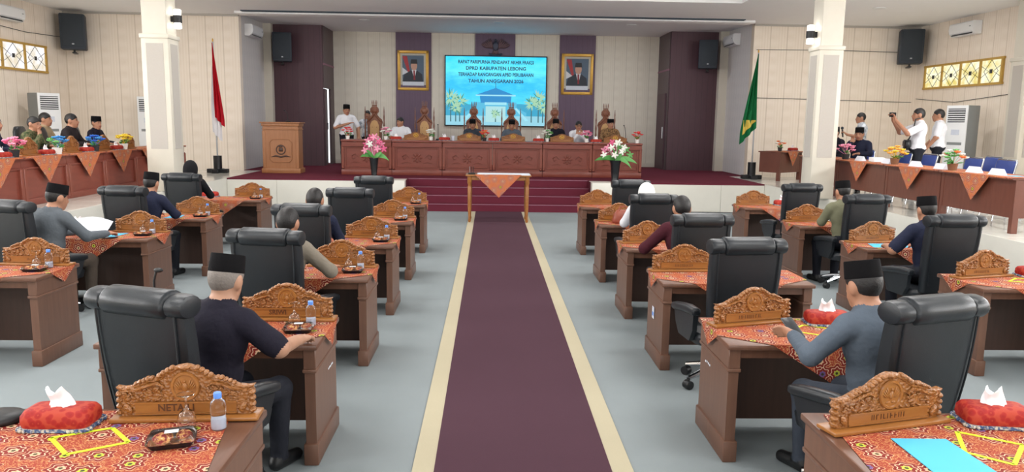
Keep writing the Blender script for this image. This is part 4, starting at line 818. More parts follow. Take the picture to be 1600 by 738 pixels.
# ------------------------------------------------------------------ screen, portraits, emblem
def screen():
    x0, x1, z0, z1 = -1.61, 1.53, 1.855, 4.0; cx, cz = (x0+x1)/2, (z0+z1)/2
    t = thing('video_screen', 'large lit video screen showing a blue building and meeting title', 'screen', (cx, 23.93, cz))
    w_, h_ = x1-x0, z1-z0
    obj('housing', mesh('housing', [rbox(0, 0.02, 0, w_, 0.09, h_, 0.01, 1)], M['black']), t)
    k = NT('screen_sky', 0.4); o = k.co('Generated'); sep = k.n('ShaderNodeSeparateXYZ'); k.l(o, sep.inputs[0]); nz = k.noise(k.mapped(o, (2.2, 1, 4)), 2.6, 4, 0.6)
    c = k.ramp(k.math('ADD', k.math('MULTIPLY', sep.outputs['Z'], 0.75), k.math('MULTIPLY', nz.outputs[0], 0.4)), [(0.15, srgb(30, 160, 220)), (0.45, srgb(70, 205, 238)), (0.62, srgb(30, 180, 240)), (0.8, srgb(90, 222, 246)), (1.0, srgb(0, 200, 250))])
    k.color((0, 0, 0, 1)); k.l(c, k.b.inputs['Emission Color']); k.b.inputs['Emission Strength'].default_value = 1.15
    W_, H_ = w_/2-0.035, h_/2-0.035
    pic = obj('picture', mesh('picture', [cbox(0, -0.028, 0, 2*W_, 0.006, 2*H_)], k.m, None), t)
    def flat(name, polys, rgb, y, e=0.9):
        obj(name, mesh(name, [prism([(px*W_, pz*H_) for px, pz in q], y-0.0008, y+0.0008) for q in polys], emit('screen_'+name, rgb, e), None), pic)
    flat('ground', [[(-1, -1), (1, -1), (1, -0.72), (-1, -0.72)]], (150, 214, 232), -0.0325)
    flat('far_hills', [[(-1, -0.72), (1, -0.72), (1, -0.42), (0.5, -0.36), (-0.4, -0.4), (-1, -0.36)]], (52, 168, 206), -0.0335)
    flat('building_wall', [[(-0.42, -0.72), (0.42, -0.72), (0.42, -0.32), (-0.42, -0.32)], [(-0.62, -0.72), (-0.42, -0.72), (-0.42, -0.48), (-0.62, -0.62)], [(0.42, -0.72), (0.62, -0.72), (0.62, -0.62), (0.42, -0.48)]], (84, 190, 226), -0.0345)
    flat('building_roof', [[(-0.38, -0.1), (0.36, -0.1), (0.0, 0.1)], [(-0.3, -0.34), (-0.32, -0.1), (0.32, -0.1), (0.3, -0.34)]], (24, 140, 206), -0.0355)
    flat('building_trim', [[(-0.22, -0.4), (0.22, -0.4), (0.22, -0.32), (-0.22, -0.32)], [(-0.4, -0.14), (0.4, -0.14), (0.4, -0.1), (-0.4, -0.1)], [(-0.66, -0.84), (-0.42, -0.48), (-0.38, -0.5), (-0.6, -0.86)], [(0.66, -0.84), (0.42, -0.48), (0.38, -0.5), (0.6, -0.86)]], (160, 230, 246), -0.0365)
    flat('doorway', [[(-0.2, -0.9), (0.2, -0.9), (0.2, -0.44), (-0.2, -0.44)]], (176, 226, 230), -0.0372)
    flat('spire', [[(-0.006, 0.1), (0.006, 0.1), (0.004, 0.36), (-0.004, 0.36)]], (40, 90, 110), -0.0372)
    random.seed(9); pm = [emit('screen_palm_trunk', (60, 110, 120), 0.9), emit('screen_palm_frond', (70, 150, 130), 0.9), emit('screen_palm_light', (170, 214, 180), 0.9)]
    for px, pz, s in ((-0.9, -0.22, 1), (-0.72, -0.3, 0.9), (-0.8, -0.5, 0.7), (0.86, -0.2, 1), (0.72, -0.34, 0.8), (0.95, -0.45, 0.8), (0.0, -0.66, 0.55)):
        pg = [(prism([(x*W_, z*H_) for x, z in ((px-0.012, -0.9), (px+0.012, -0.9), (px+0.008, pz), (px-0.008, pz))], -0.0386, -0.037), 0)]
        for i in range(60):
            a = random.uniform(0, 6.28); l = random.uniform(0.1, 0.32)*s; ex, ez = px+l*0.75*math.cos(a), pz+l*1.05*math.sin(a); b = a+1.57
            q = [(px+0.3*(ex-px)+0.018*math.cos(b), pz+0.3*(ez-pz)+0.02*math.sin(b)), (ex, ez), (px+0.3*(ex-px)-0.018*math.cos(b), pz+0.3*(ez-pz)-0.02*math.sin(b))]
            q = [(max(-1, min(1, x)), max(-1, z)) for x, z in q]
            pg.append((prism([(x*W_, z*H_) for x, z in q], -0.0393-0.0007*(i % 2), -0.0379), 1+i % 2))
        po = obj('palm_tree', mesh('palm_tree', pg, pm, None), pic)
    lines = [('RAPAT PARIPURNA PENDAPAT AKHIR FRAKSI', 0.84), ('DPRD KABUPATEN LEBONG', 0.66), ('TERHADAP RANCANGAN APBD PERUBAHAN', 0.48), ('TAHUN ANGGARAN 2026', 0.29)]
    km = emit('screen_title', (0, 40, 84), 0.5)
    for tx, z in lines:
        g = text_geo(tx, 0.145, 0.0008, 0.004); xs = [p[0] for p in g[0]]; wd = max(xs)-min(xs); sc = min(1.0, 1.95*W_*0.77/wd)
        obj('title_line', mesh('title_line', [tf(g, (0, -0.0345, z*H_), (0, 0, 0), (sc, 1, 1))], km, None), pic)
screen()
def portrait(label, cx, cz, w_, h_, tilt, hair):
    t = thing('portrait', label, 'portrait', (cx, 23.93, cz), 0, None, (R(4), 0, 0))
    fr = [rbox(0, 0, s*(h_/2-0.045), w_, 0.06, 0.09, 0.015, 2) for s in (-1, 1)]+[rbox(s*(w_/2-0.045), 0, 0, 0.09, 0.06, h_, 0.015, 2) for s in (-1, 1)]
    obj('frame', mesh('frame', fr, M['gold']), t)
    obj('mount', mesh('mount', [cbox(0, 0.0, 0, w_-0.12, 0.02, h_-0.12)], plain('portrait_mount', (196, 190, 176), 0.7)), t)
    a, b = w_/2-0.15, h_/2-0.15
    def flat(n_, polys, rgb, y): obj(n_, mesh(n_, [prism(q, y-0.001, y+0.001) for q in polys], plain('portrait_'+n_, rgb, 0.5, var=0.06), None), t)
    flat('backdrop', [[(-a, -b), (a, -b), (a, b), (-a, b)]], (84, 104, 124), -0.012)
    flat('flag_red', [[(-a, b*0.95), (-a*0.55, b*0.95), (-a*0.3, -b*0.05), (-a*0.5, -b*0.1)]], (176, 52, 58), -0.015); flat('flag_white', [[(-a, b*0.2), (-a*0.45, -b*0.1), (-a, -b*0.3)]], (220, 222, 226), -0.0165)
    flat('caption', [[(-a, -b), (a, -b), (a, -b*0.74), (-a, -b*0.74)]], (216, 222, 232), -0.0165)
    flat('suit', [[(-a*0.98, -b*0.74), (a*0.92, -b*0.74), (a*0.85, -b*0.25), (a*0.35, b*0.02), (-a*0.2, b*0.02), (-a*0.85, -b*0.28)]], (40, 48, 60), -0.018)
    flat('shirt', [[(-a*0.14, b*0.06), (a*0.32, b*0.06), (a*0.12, -b*0.6)]], (226, 228, 234), -0.0205); flat('tie', [[(a*0.02, b*0.0), (a*0.16, b*0.0), (a*0.2, -b*0.62), (a*0.04, -b*0.62)]], (140, 40, 52), -0.023)
    hd = [(a*0.09+a*0.3*math.cos(q), b*0.32+b*0.31*math.sin(q)) for q in [i*math.pi/8 for i in range(16)]]
    flat('face', [hd], (204, 158, 136), -0.0255)
    flat('cap', [[(-a*0.24, b*0.45), (a*0.42, b*0.45), (a*0.36, b*0.74), (-a*0.18, b*0.74)]], (30, 32, 38), -0.028)
portrait('gold-framed portrait of a suited person before a red flag, nearer the lectern', -2.57, 3.515, 0.95, 1.2, 0, 0)
portrait('gold-framed portrait of a suited person nearer the green flag, hung lower', 2.46, 3.48, 0.98, 1.24, 0, 1)
gr = thing('eagle_emblem', 'dark carved eagle emblem with spread wings above the screen', 'emblem', (-0.06, 23.9, 4.3))
cop = plain('emblem_copper', (104, 78, 82), 0.45, 0.3); dk = plain('emblem_dark', (60, 62, 78), 0.45, 0.3)
obj('body', mesh('body', [ell((0, 0, -0.02), (0.09, 0.04, 0.16), 12, 8), ell((0, -0.01, 0.15), (0.04, 0.035, 0.05), 10, 6), tube([(0.02, -0.02, 0.155), (0.07, -0.03, 0.15)], [0.015, 0.004], 6)], dk, 1.2), gr)
for s in (-1, 1): obj('wing', mesh('wing', [ell((s*(0.12+0.045*i), 0, 0.06-0.015*i), (0.03, 0.02, 0.17-0.012*i), 8, 6, Euler((0, s*(0.35+0.13*i), 0))) for i in range(6)], cop, 1.2), gr)
obj('shield', mesh('shield', [prism([(-0.07, 0.04), (0.07, 0.04), (0.07, -0.06), (0, -0.12), (-0.07, -0.06)], -0.06, -0.03)], dk), gr)
obj('tail', mesh('tail', [ell((0.035*i, 0, -0.2), (0.02, 0.02, 0.1), 8, 6, Euler((0, -0.25*i, 0))) for i in (-2, -1, 0, 1, 2)], cop, 1.2), gr)
obj('ribbon', mesh('ribbon', [tube([(-0.2, -0.03, -0.24), (-0.1, -0.04, -0.29), (0, -0.045, -0.3), (0.1, -0.04, -0.29), (0.2, -0.03, -0.24)], [0.02, 0.035, 0.035, 0.035, 0.02], 8)], dk, 1.2), gr)

# ------------------------------------------------------------------ flags
def flag(label, x, y, pole_top, cols, zb, spread, sgn):
    t = thing('flag', label, 'flag', (x, y, S))
    obj('stand', mesh('stand', [rbox(0, 0, 0.05, 0.5, 0.16, 0.1, 0.01, 1), rbox(0, 0, 0.05, 0.16, 0.5, 0.1, 0.01, 1), cyl((0, 0, 0.1), (0, 0, 0.42), 0.1, 16)], M['black_satin']), t)
    H_ = pole_top-S
    obj('pole', mesh('pole', [cyl((0, 0, 0.4), (0, 0, H_), 0.018, 10)], M['steel']), t); obj('finial', mesh('finial', [ell((0, 0, H_+0.03), (0.02, 0.02, 0.05), 8, 6)], M['gold'], 1.2), t)
    for nm, mat, s0, s1, zt, zl, off in cols:
        secs = []; n = 26
        for i in range(n+1):
            q = i/n; z = H_-0.03-zt-(zl-zt)*q; row = []
            ww = (0.02+spread*(min(1, (zt+(zl-zt)*q)/1.6))**1.1)
            for j in range(13):
                u = j/12; d = s0+(s1-s0)*u
                row.append((sgn*d*ww, -0.03-0.05*math.sin(d*15+q*2.2)*min(1, ww*5)-off, z-0.22*d*q*ww/0.2))
            secs.append(row)
        obj(nm, mesh(nm, [loft(secs, False, False)], M[mat], 1.6), t)
flag('red and white flag hanging from a steel pole beside the lectern', -6.87, 19.0, 3.80, [('red_cloth', 'red_flag', 0.05, 1.0, 0.0, 1.75, 0.05), ('white_cloth', 'white_flag', -0.35, 0.6, 0.55, 2.2, 0.0)], 0, 0.2, 1)
flag('green flag with gold fringe hanging from a pole by the wall', 6.42, 19.2, 3.78, [('green_cloth', 'green_flag', -0.1, 1.0, 0.0, 1.85, 0.0), ('gold_fringe', 'yellow_fringe', 0.0, 0.9, 1.62, 1.65, 0.035)], 0, 0.33, -1)

# ------------------------------------------------------------------ loudspeakers, air conditioners, sconces
spk_kit = [('cabinet', mesh('cabinet', [rbox(0, 0.0, 0, 0.56, 0.42, 0.86, 0.03, 2)], M['spk']), None), ('grille', mesh('grille', [rbox(0, -0.21, 0.02, 0.48, 0.03, 0.76, 0.012, 2)], M['grille']), None), ('badge', mesh('badge', [cbox(0, -0.228, -0.3, 0.05, 0.006, 0.03)], M['steel']), 1), ('bracket', mesh('bracket', [cyl((0, 0, -0.5), (0, 0, -0.42), 0.025, 8), rbox(0, 0.15, -0.5, 0.1, 0.4, 0.03, 0.006, 1)], M['black']), None)]
for l, x, y, z, rz, sc in (('black loudspeaker hung in the corner above the standing air conditioner, camouflage-uniform side', -10.58, 19.84, 4.05, R(22), 1), ('black loudspeaker hung in the corner beside the yellow leaded window', 10.58, 19.84, 4.05, R(-22), 1), ('black loudspeaker high on the dark boards near the lectern', -6.05, 22.13, 3.98, R(14), 0.92), ('black loudspeaker high on the dark boards near the green flag', 5.98, 22.13, 3.98, R(-14), 0.92)):
    o = spawn(spk_kit, 'loudspeaker', l, 'loudspeaker', (x, y, z), rz, 'wall loudspeakers'); o.scale = (sc, sc, sc)
ac_kit = [('casing', mesh('casing', [loft([[(x, 0.1-py, pz) for py, pz in ((0.1, 0.15), (0.1, -0.15), (-0.02, -0.15), (-0.1, -0.08), (-0.12, 0.0), (-0.11, 0.12), (-0.08, 0.15))] for x in (-0.46, 0.46)])], M['white'], 0.5), None),
          ('air_outlet', mesh('air_outlet', [tf(cbox(0, 0, 0, 0.78, 0.012, 0.07), (0, 0.172, -0.112), (R(40), 0, 0))], M['dark_vent']), None), ('louvre', mesh('louvre', [tf(cbox(0, 0, 0, 0.8, 0.006, 0.05), (0, 0.19, -0.14), (R(70), 0, 0))], M['white']), 1), ('badge', mesh('badge', [cbox(-0.36, 0.222, 0.03, 0.06, 0.004, 0.02)], M['ac_grey']), 0)]
for l, x, y, z, rz in (('white split air conditioner high on the side wall above the white window', -10.99, 17.75, 4.22, R(-90)), ('white split air conditioner high on the side wall above the yellow window', 10.99, 18.1, 4.3, R(90)), ('white split air conditioner on the stage side wall near the lectern', -6.61, 21.1, 4.28, R(-90)), ('white split air conditioner on the stage side wall near the green flag', 6.61, 21.7, 4.33, R(90))):
    spawn(ac_kit, 'air_conditioner', l, 'air conditioner', (x, y, z), rz, 'split air conditioners')
sac_kit = [('cabinet', mesh('cabinet', [rbox(0, 0, 0.92, 0.52, 0.36, 1.84, 0.015, 2)], M['ac_grey']), None), ('front_panel', mesh('front_panel', [rbox(0, -0.19, 0.92, 0.52, 0.03, 1.84, 0.01, 2)], M['white']), None), ('vent', mesh('vent', [cbox(0, -0.206, 1.62, 0.42, 0.006, 0.3)], M['dark_vent']), 1),
           ] + [('slat', mesh('slat', [cbox(0, -0.213, 1.5+0.048*i, 0.42, 0.014, 0.02)], M['white']), 1) for i in range(6)] + [('display', mesh('display', [cbox(0, -0.206, 1.0, 0.36, 0.004, 0.06)], M['ac_grey']), 1), ('sticker', mesh('sticker', [cbox(0, -0.206, 1.25, 0.2, 0.004, 0.12)], M['label_pale']), 1)]
for l, x, y, rz in (('tall standing air conditioner with grey sides beside the blue chairs', 10.3, 16.9, R(-70)), ('tall standing air conditioner behind the men in uniform', -10.45, 18.1, R(62)), ('tall standing air conditioner partly behind the pillar near the yellow flowers', -8.82, 19.95, 0.0)):
    spawn(sac_kit, 'standing_air_conditioner', l, 'air conditioner', (x, y, S), rz, 'standing air conditioners')
sc_kit = [('body', mesh('body', [lathe([(0.06, -0.07), (0.075, -0.06), (0.075, 0.06), (0.06, 0.07)], 18)], M['black'], 0.8), None), ('upper_glow', mesh('upper_glow', [lathe([(0.06, 0.07), (0.066, 0.16), (0.04, 0.17)], 16)], M['lamp_glow'], 0.9), None), ('lower_glow', mesh('lower_glow', [lathe([(0.04, -0.17), (0.066, -0.16), (0.06, -0.07)], 16)], M['lamp_glow'], 0.9), None), ('bracket', mesh('bracket', [cbox(0.09, 0, 0, 0.08, 0.05, 0.1)], M['black']), None)]
spawn(sc_kit, 'wall_sconce', 'black and white up-down sconce on the pillar near the flag and lectern', 'lamp', (-5.79, 14.2, 3.72), R(180), 'pillar sconces'); spawn(sc_kit, 'wall_sconce', 'black and white up-down sconce on the pillar by the guest tables', 'lamp', (5.63, 14.2, 3.65), 0, 'pillar sconces')

# ------------------------------------------------------------------ guest tables on the side platforms
def tri_cloth(L_, depth, drop, tri_w, mat):             # table along local x, front face at y=0 towards -y
    X = L_/2; v = []; uv = []; f = []
    def face(p): 
        o = len(v); v.extend(p); uv.extend([(q[0], q[1]+q[2]) for q in p]); f.append(tuple(range(o, o+len(p))))
    face([(-X+0.03, -0.034, 0), (X-0.03, -0.034, 0), (X-0.03, depth, 0), (-X+0.03, depth, 0)]); face([(-tri_w/2, -0.034, 0), (tri_w/2, -0.034, 0), (0, -0.04, -drop)])
    face([(-X+0.03, -0.034, 0), (-tri_w/2, -0.034, 0), (-tri_w/2, -0.035, -0.015), (-X+0.03, -0.035, -0.015)]); face([(tri_w/2, -0.034, 0), (X-0.03, -0.034, 0), (X-0.03, -0.035, -0.015), (tri_w/2, -0.035, -0.015)])
    return mesh('cloth', [(v, f)], mat, None, uv)
def table_kit(L_, solid, pil):
    X = L_/2-0.003; m1 = M['dais'] if solid else M['table']
    k = [('table_top', mesh('table_top', [rbox(0, 0.3, 0.7, 2*X, 0.66, 0.03, 0.006, 1)], m1), None), ('front_panel', mesh('front_panel', [box(-X+(0 if solid else 0.07), X-(0 if solid else 0.07), 0.025, 0.045, 0.0 if solid else 0.2, 0.685)], m1), None)]
    if solid: k += [('plinth', mesh('plinth', [rbox(0, 0.02, 0.05, 2*X, 0.06, 0.1, 0.006, 1)], m1), None), ('rail', mesh('rail', [rbox(0, 0.015, 0.55, 2*X, 0.03, 0.03, 0.006, 1)], m1), None)]
    for s in (-1, 1):
        if solid: k.append(('pilaster', mesh('pilaster', [rbox(s*(X-0.04), 0.01, 0.3, 0.07, 0.05, 0.5, 0.008, 1)], M['dais_v']), None))
        else: k.append(('leg', mesh('leg', [box(*sorted((s*X, s*(X-0.07))), 0.02, 0.1, 0, 0.685)], m1), None))
        k.append(('side_panel', mesh('side_panel', [box(*sorted((s*X, s*(X-0.02))), 0.045 if solid else 0.1, 0.58, 0.2 if not solid else 0.0, 0.685)], m1), None))
    return k
TT = S+0.715
rt = [(9.5, 11.12), (11.13, 12.72), (12.73, 14.55), (14.56, 16.3)]
wl = ['dark wooden guest table with empty blue chairs at its open end', 'dark wooden guest table in front of the man filming with a phone', 'dark wooden guest table with the golden flower basket on its end', 'dark wooden guest table where a capped man in navy sits']
for (a, b), l1 in zip(rt, wl):
    L_ = b-a; c = (a+b)/2
    spawn(table_kit(L_, False, 0), 'guest_table', l1, 'table', (6.45, c, S), R(-90), 'guest tables beside the blue chairs')
    tag(obj('batik_cloth', tri_cloth(L_, 0.5, 0.36, 0.68, M['batik_far']), None, (6.45, c-0.02, TT+0.0025), (0, 0, R(-90))), 'batik cloth on the '+l1.replace('wooden ', ''), 'tablecloth', 'pointed cloths on guest tables')
lt = [(10.15+1.2*i, 11.35+1.2*i) for i in range(6)]
LTI = {}
for i, (a, b) in enumerate(lt):
    c = (a+b)/2
    spawn(table_kit(1.2, True, 0), 'guest_desk', 'reddish panelled desk of the uniformed guests, %s from the stage end' % ORD[5-i], 'desk', (-7.0, c, S), R(90), 'panelled desks of the uniformed guests')
    tag(obj('batik_cloth', tri_cloth(1.2, 0.5, 0.4, 0.8, M['batik_far']), None, (-7.0, c, TT+0.0025), (0, 0, R(90))), 'pointed batik cloth on the guests panelled desk %s from the stage end' % ORD[5-i], 'tablecloth', 'pointed cloths of the uniformed guests')
for i, y in enumerate((10.75, 11.85, 13.05, 14.12, 15.1)):
    t = spawn(plate_kit, 'name_plate', 'carved name plate of the uniformed guests row, %s from the pillar end' % ORD[4-i], 'name plate', (-7.2, y, TT+0.003), R(90), 'name plates of the uniformed guests'); t.scale = (0.8, 1, 1.2)
for y, l, pot, pet, sd in ((11.375, 'pink flowers in a dark pot before the camouflaged man', 'pot_dark', ['petal_pink', 'petal_magenta'], 21), (12.5, 'turquoise and green flowers in a white pot on the panelled desks', 'pot_white', ['petal_blue', 'leaf_pale', 'petal_blue'], 22), (13.675, 'blue flowers in a dark pot before the capped guest', 'pot_dark', ['petal_deep_blue', 'petal_blue'], 23), (14.745, 'yellow flowers in a white pot near the pillar', 'pot_white', ['petal_yellow'], 24)):
    spawn(pot_kit(pot, pet, sd, 12, 0.15, 0.12, 0.075, 0.11), 'flower_pot', l, 'flower pot', (-7.12, y, TT+0.003))
for y, l in ((11.142, 'beside the pink flowers'), (12.245, 'beside the turquoise flowers'), (13.443, 'beside the blue flowers'), (14.513, 'beside the yellow flowers')):
    spawn(tissue_kit, 'tissue_box', 'red tissue box on the panelled desks '+l, 'tissue box', (-7.15, y, TT+0.003), R(90), 'tissue boxes of the uniformed guests')
for y, l, pot, pet, sd, n in ((14.55, 'pink flowers in a dark pot before the navy-clad capped man', 'pot_dark', ['petal_pink'], 31, 11), (12.75, 'golden orange flowers in a wicker pot on the guest tables', 'pot_wicker', ['petal_gold', 'petal_yellow'], 32, 14), (11.12, 'green white and orange flowers in a wicker pot on the guest tables', 'pot_wicker', ['leaf_pale', 'petal_white', 'petal_orange', 'leaf'], 33, 14)):
    spawn(pot_kit(pot, pet, sd, n, 0.17, 0.14, 0.075, 0.1), 'flower_pot', l, 'flower pot', (6.62, y, TT+0.003))
for i, y in enumerate((13.95, 12.98, 12.1, 11.4, 10.6, 10.1)):
    tag(obj('name_card', mesh('name_card', [prism([(-0.05, 0), (0.05, 0), (0.0, 0.085)], -0.13, 0.13)], M['paper']), None, (6.62, y, TT+0.003)), 'white folded name card on the guest tables, %s from the pillar' % ORD[i], 'name card', 'name cards on the guest tables')
sheet('folder', [(6.62, 9.75), (6.8, 9.78), (6.8, 9.98), (6.62, 9.96)], TT+0.003, M['blue_paper'], 'blue folder at the open end of the guest tables', 'folder')
tag(obj('food_box', mesh('food_box', [rbox(0, 0, 0.04, 0.2, 0.2, 0.08, 0.008, 1)], M['white']), None, (6.72, 13.55, TT+0.003)), 'small white food box on the table of the navy-clad capped man', 'box')
# blue stacking chairs behind the guest tables, face -X
bc = [('backrest', mesh('backrest', [tf(rbox(0, 0, 0, 0.42, 0.035, 0.36, 0.02, 2), (0, -0.24, 0.68), (R(10), 0, 0))], M['steel_blue']), None), ('seat', mesh('seat', [rbox(0, 0, 0.44, 0.42, 0.42, 0.05, 0.02, 2)], M['steel_blue']), None)]
for s in (-1, 1): bc += [('leg', mesh('leg', [tube([(s*0.22, -0.2, 0), (s*0.22, -0.19, 0.42), (s*0.22, -0.28, 0.84)], 0.013, 8)], M['chrome'], 1.2), None), ('leg', mesh('leg', [tube([(s*0.22, 0.22, 0), (s*0.22, 0.16, 0.42)], 0.013, 8)], M['chrome'], 1.2), None)]
bc.append(('top_rail', mesh('top_rail', [tube([(-0.22, -0.28, 0.84), (-0.2, -0.285, 0.87), (0.2, -0.285, 0.87), (0.22, -0.28, 0.84)], 0.013, 8)], M['chrome'], 1.2), None))
bl_lab = {}
for i, (x, y) in enumerate(((7.35, 14.25), (7.3, 13.35), (7.3, 12.1), (7.85, 12.45), (7.35, 11.4), (7.85, 11.1), (7.35, 10.65), (7.85, 10.5))):
    spawn(bc, 'blue_chair', 'blue vinyl stacking chair with chrome frame behind the guest tables', 'chair', (x, y, S), R(90), 'blue chairs behind the guest tables')
spawn(bc, 'blue_chair', 'blue vinyl stacking chair on which the capped man in navy sits', 'chair', (7.3, 15.4, S), R(140), 'blue chairs behind the guest tables')
# small desk by the green flag
sd_ = spawn(table_kit(1.0, False, 0), 'side_desk', 'small dark desk with pointed cloth by the wall behind the pillar', 'desk', (7.25, 18.75, S), R(38))
tag(obj('batik_cloth', tri_cloth(1.0, 0.5, 0.36, 0.5, M['batik_far']), None, (7.25, 18.75, TT+0.0025), (0, 0, R(38))), 'pointed batik cloth on the small desk near the green flag', 'tablecloth')
spawn(pot_kit('pot_dark', ['petal_white', 'petal_orange'], 41, 8, 0.12, 0.12), 'flower_pot', 'white and orange flowers in a dark pot on the small side desk', 'flower pot', (6.95, 18.78, TT+0.003))
spawn(tissue_kit, 'tissue_box', 'red tissue box on the small desk near the green flag', 'tissue box', (7.38, 19.05, TT+0.003), R(38))
# ------------------------------------------------------------------ people: one continuous skinned surface each
def sd_prim(P, pr):
    if pr[0] == 'c':
        _, a, b, ra, rb, _t = pr; ba = b-a; pa = P-a
        t = np.clip((pa@ba)/max(1e-9, ba@ba), 0, 1)
        return np.linalg.norm(pa-t[..., None]*ba, axis=-1)-(ra+(rb-ra)*t)
    _, c, r, Rm_, _t = pr
    q = (P-c)@Rm_; k0 = np.linalg.norm(q/r, axis=-1); k1 = np.linalg.norm(q/(r*r), axis=-1)
    return k0*(k0-1)/np.maximum(k1, 1e-6)
def prim_bb(pr):
    if pr[0] == 'c': m = max(pr[3], pr[4]); return np.minimum(pr[1], pr[2])-m, np.maximum(pr[1], pr[2])+m
    m = max(pr[2]); return pr[1]-m, pr[1]+m
def surface(prims, hh, kk=0.03, clip=None):
    bb = [prim_bb(p) for p in prims]; lo = np.min([b[0] for b in bb], 0)-3*hh; hi = np.max([b[1] for b in bb], 0)+3*hh
    n = np.ceil((hi-lo)/hh).astype(int)+1
    F = np.full(n, 0.2, dtype=np.float32)
    ax = [lo[i]+hh*np.arange(n[i]) for i in range(3)]
    for p, b in zip(prims, bb):
        k = min(kk, 0.012) if (p[0] == 'c' and max(p[3], p[4]) < 0.02) else kk
        i0 = np.maximum(((b[0]-lo-k-2*hh)/hh).astype(int), 0); i1 = np.minimum(((b[1]-lo+k+2*hh)/hh).astype(int)+2, n)
        sl = tuple(slice(a, c) for a, c in zip(i0, i1))
        G = np.stack(np.meshgrid(*[ax[i][sl[i]] for i in range(3)], indexing='ij'), -1)
        d = sd_prim(G, p); f = F[sl]; m = np.maximum(k-np.abs(f-d), 0)/k
        F[sl] = np.minimum(f, d)-m*m*k*0.25
    if clip is not None:
        G = np.stack(np.meshgrid(*ax, indexing='ij'), -1); F = np.maximum(F, clip(G)).astype(np.float32)
    # naive surface nets
    neg = F < 0
    c8 = [neg[dx:n[0]-1+dx, dy:n[1]-1+dy, dz:n[2]-1+dz] for dx in (0, 1) for dy in (0, 1) for dz in (0, 1)]
    s = sum(c.astype(np.int8) for c in c8); act = (s > 0) & (s < 8)
    idx = np.argwhere(act); vid = np.full(act.shape, -1, dtype=np.int64); vid[act] = np.arange(len(idx))
    corner = np.array([(dx, dy, dz) for dx in (0, 1) for dy in (0, 1) for dz in (0, 1)])
    vals = np.stack([F[tuple((idx+c).T)] for c in corner], 1)
    acc = np.zeros((len(idx), 3)); cn = np.zeros(len(idx))
    for i in range(8):
        for j in range(i+1, 8):
            if np.abs(corner[i]-corner[j]).sum() != 1: continue
            a, b = vals[:, i], vals[:, j]; m = (a < 0) != (b < 0)
            t = np.where(m, a/np.where(m, a-b, 1), 0)
            acc[m] += (corner[i]+t[:, None]*(corner[j]-corner[i]))[m]; cn[m] += 1
    V = lo+hh*(idx+acc/np.maximum(cn, 1)[:, None])
    quads = []
    for a in range(3):
        b, c = (a+1) % 3, (a+2) % 3
        s0 = [slice(None)]*3; s1 = [slice(None)]*3; s0[a] = slice(0, -1); s1[a] = slice(1, None)
        e = np.argwhere(neg[tuple(s0)] != neg[tuple(s1)])
        e = e[(e[:, b] > 0) & (e[:, c] > 0) & (e[:, b] < n[b]-1) & (e[:, c] < n[c]-1)]
        if not len(e): continue
        flip = neg[tuple(e.T)]
        q = []
        for db, dc in ((1, 1), (0, 1), (0, 0), (1, 0)):
            o = e.copy(); o[:, b] -= db; o[:, c] -= dc; q.append(vid[tuple(o.T)])
        q = np.stack(q, 1); q[~flip] = q[~flip][:, ::-1]; quads.append(q)
    return V, np.concatenate(quads)
def np_mesh(name, V, Q, mats, mi=None):
    me = bpy.data.meshes.new(name); me.vertices.add(len(V)); me.vertices.foreach_set('co', V.astype(np.float32).ravel())
    me.loops.add(Q.size); me.loops.foreach_set('vertex_index', Q.astype(np.int32).ravel())
    me.polygons.add(len(Q)); me.polygons.foreach_set('loop_start', np.arange(0, Q.size, 4, dtype=np.int32)); me.polygons.foreach_set('use_smooth', np.ones(len(Q), bool))
    for m in mats: me.materials.append(m)
    if mi is not None: me.polygons.foreach_set('material_index', mi.astype(np.int32))
    me.update(calc_edges=True); me.validate(); return me
A3 = lambda *x: np.array(x, dtype=float)
def rotx(a): c, s = math.cos(a), math.sin(a); return np.array([[1, 0, 0], [0, c, -s], [0, s, c]])
def roty(a): c, s = math.cos(a), math.sin(a); return np.array([[c, 0, s], [0, 1, 0], [-s, 0, c]])
def rotz(a): c, s = math.cos(a), math.sin(a); return np.array([[c, -s, 0], [s, c, 0], [0, 0, 1]])
def hand(pr, wrist, d, nrm, curl, tagname='skin'):
    d = d/np.linalg.norm(d); nrm = nrm-d*(nrm@d); nrm = nrm/np.linalg.norm(nrm); s = np.cross(d, nrm)
    c = wrist+d*0.055; Rm_ = np.stack([s, d, nrm], 1)
    pr.append(('e', c, A3(0.043, 0.055, 0.02), Rm_, tagname))
    for i, (o, l) in enumerate(((-0.031, 0.062), (-0.0105, 0.074), (0.0105, 0.07), (0.031, 0.054))):
        b = c+d*0.045+s*o; k1 = b+(d*math.cos(curl)-nrm*math.sin(curl))*l*0.55; k2 = k1+(d*math.cos(2.2*curl)-nrm*math.sin(2.2*curl))*l*0.5
        pr.append(('c', b, k1, 0.0095, 0.0088, tagname)); pr.append(('c', k1, k2, 0.0088, 0.0075, tagname))
    return s, c
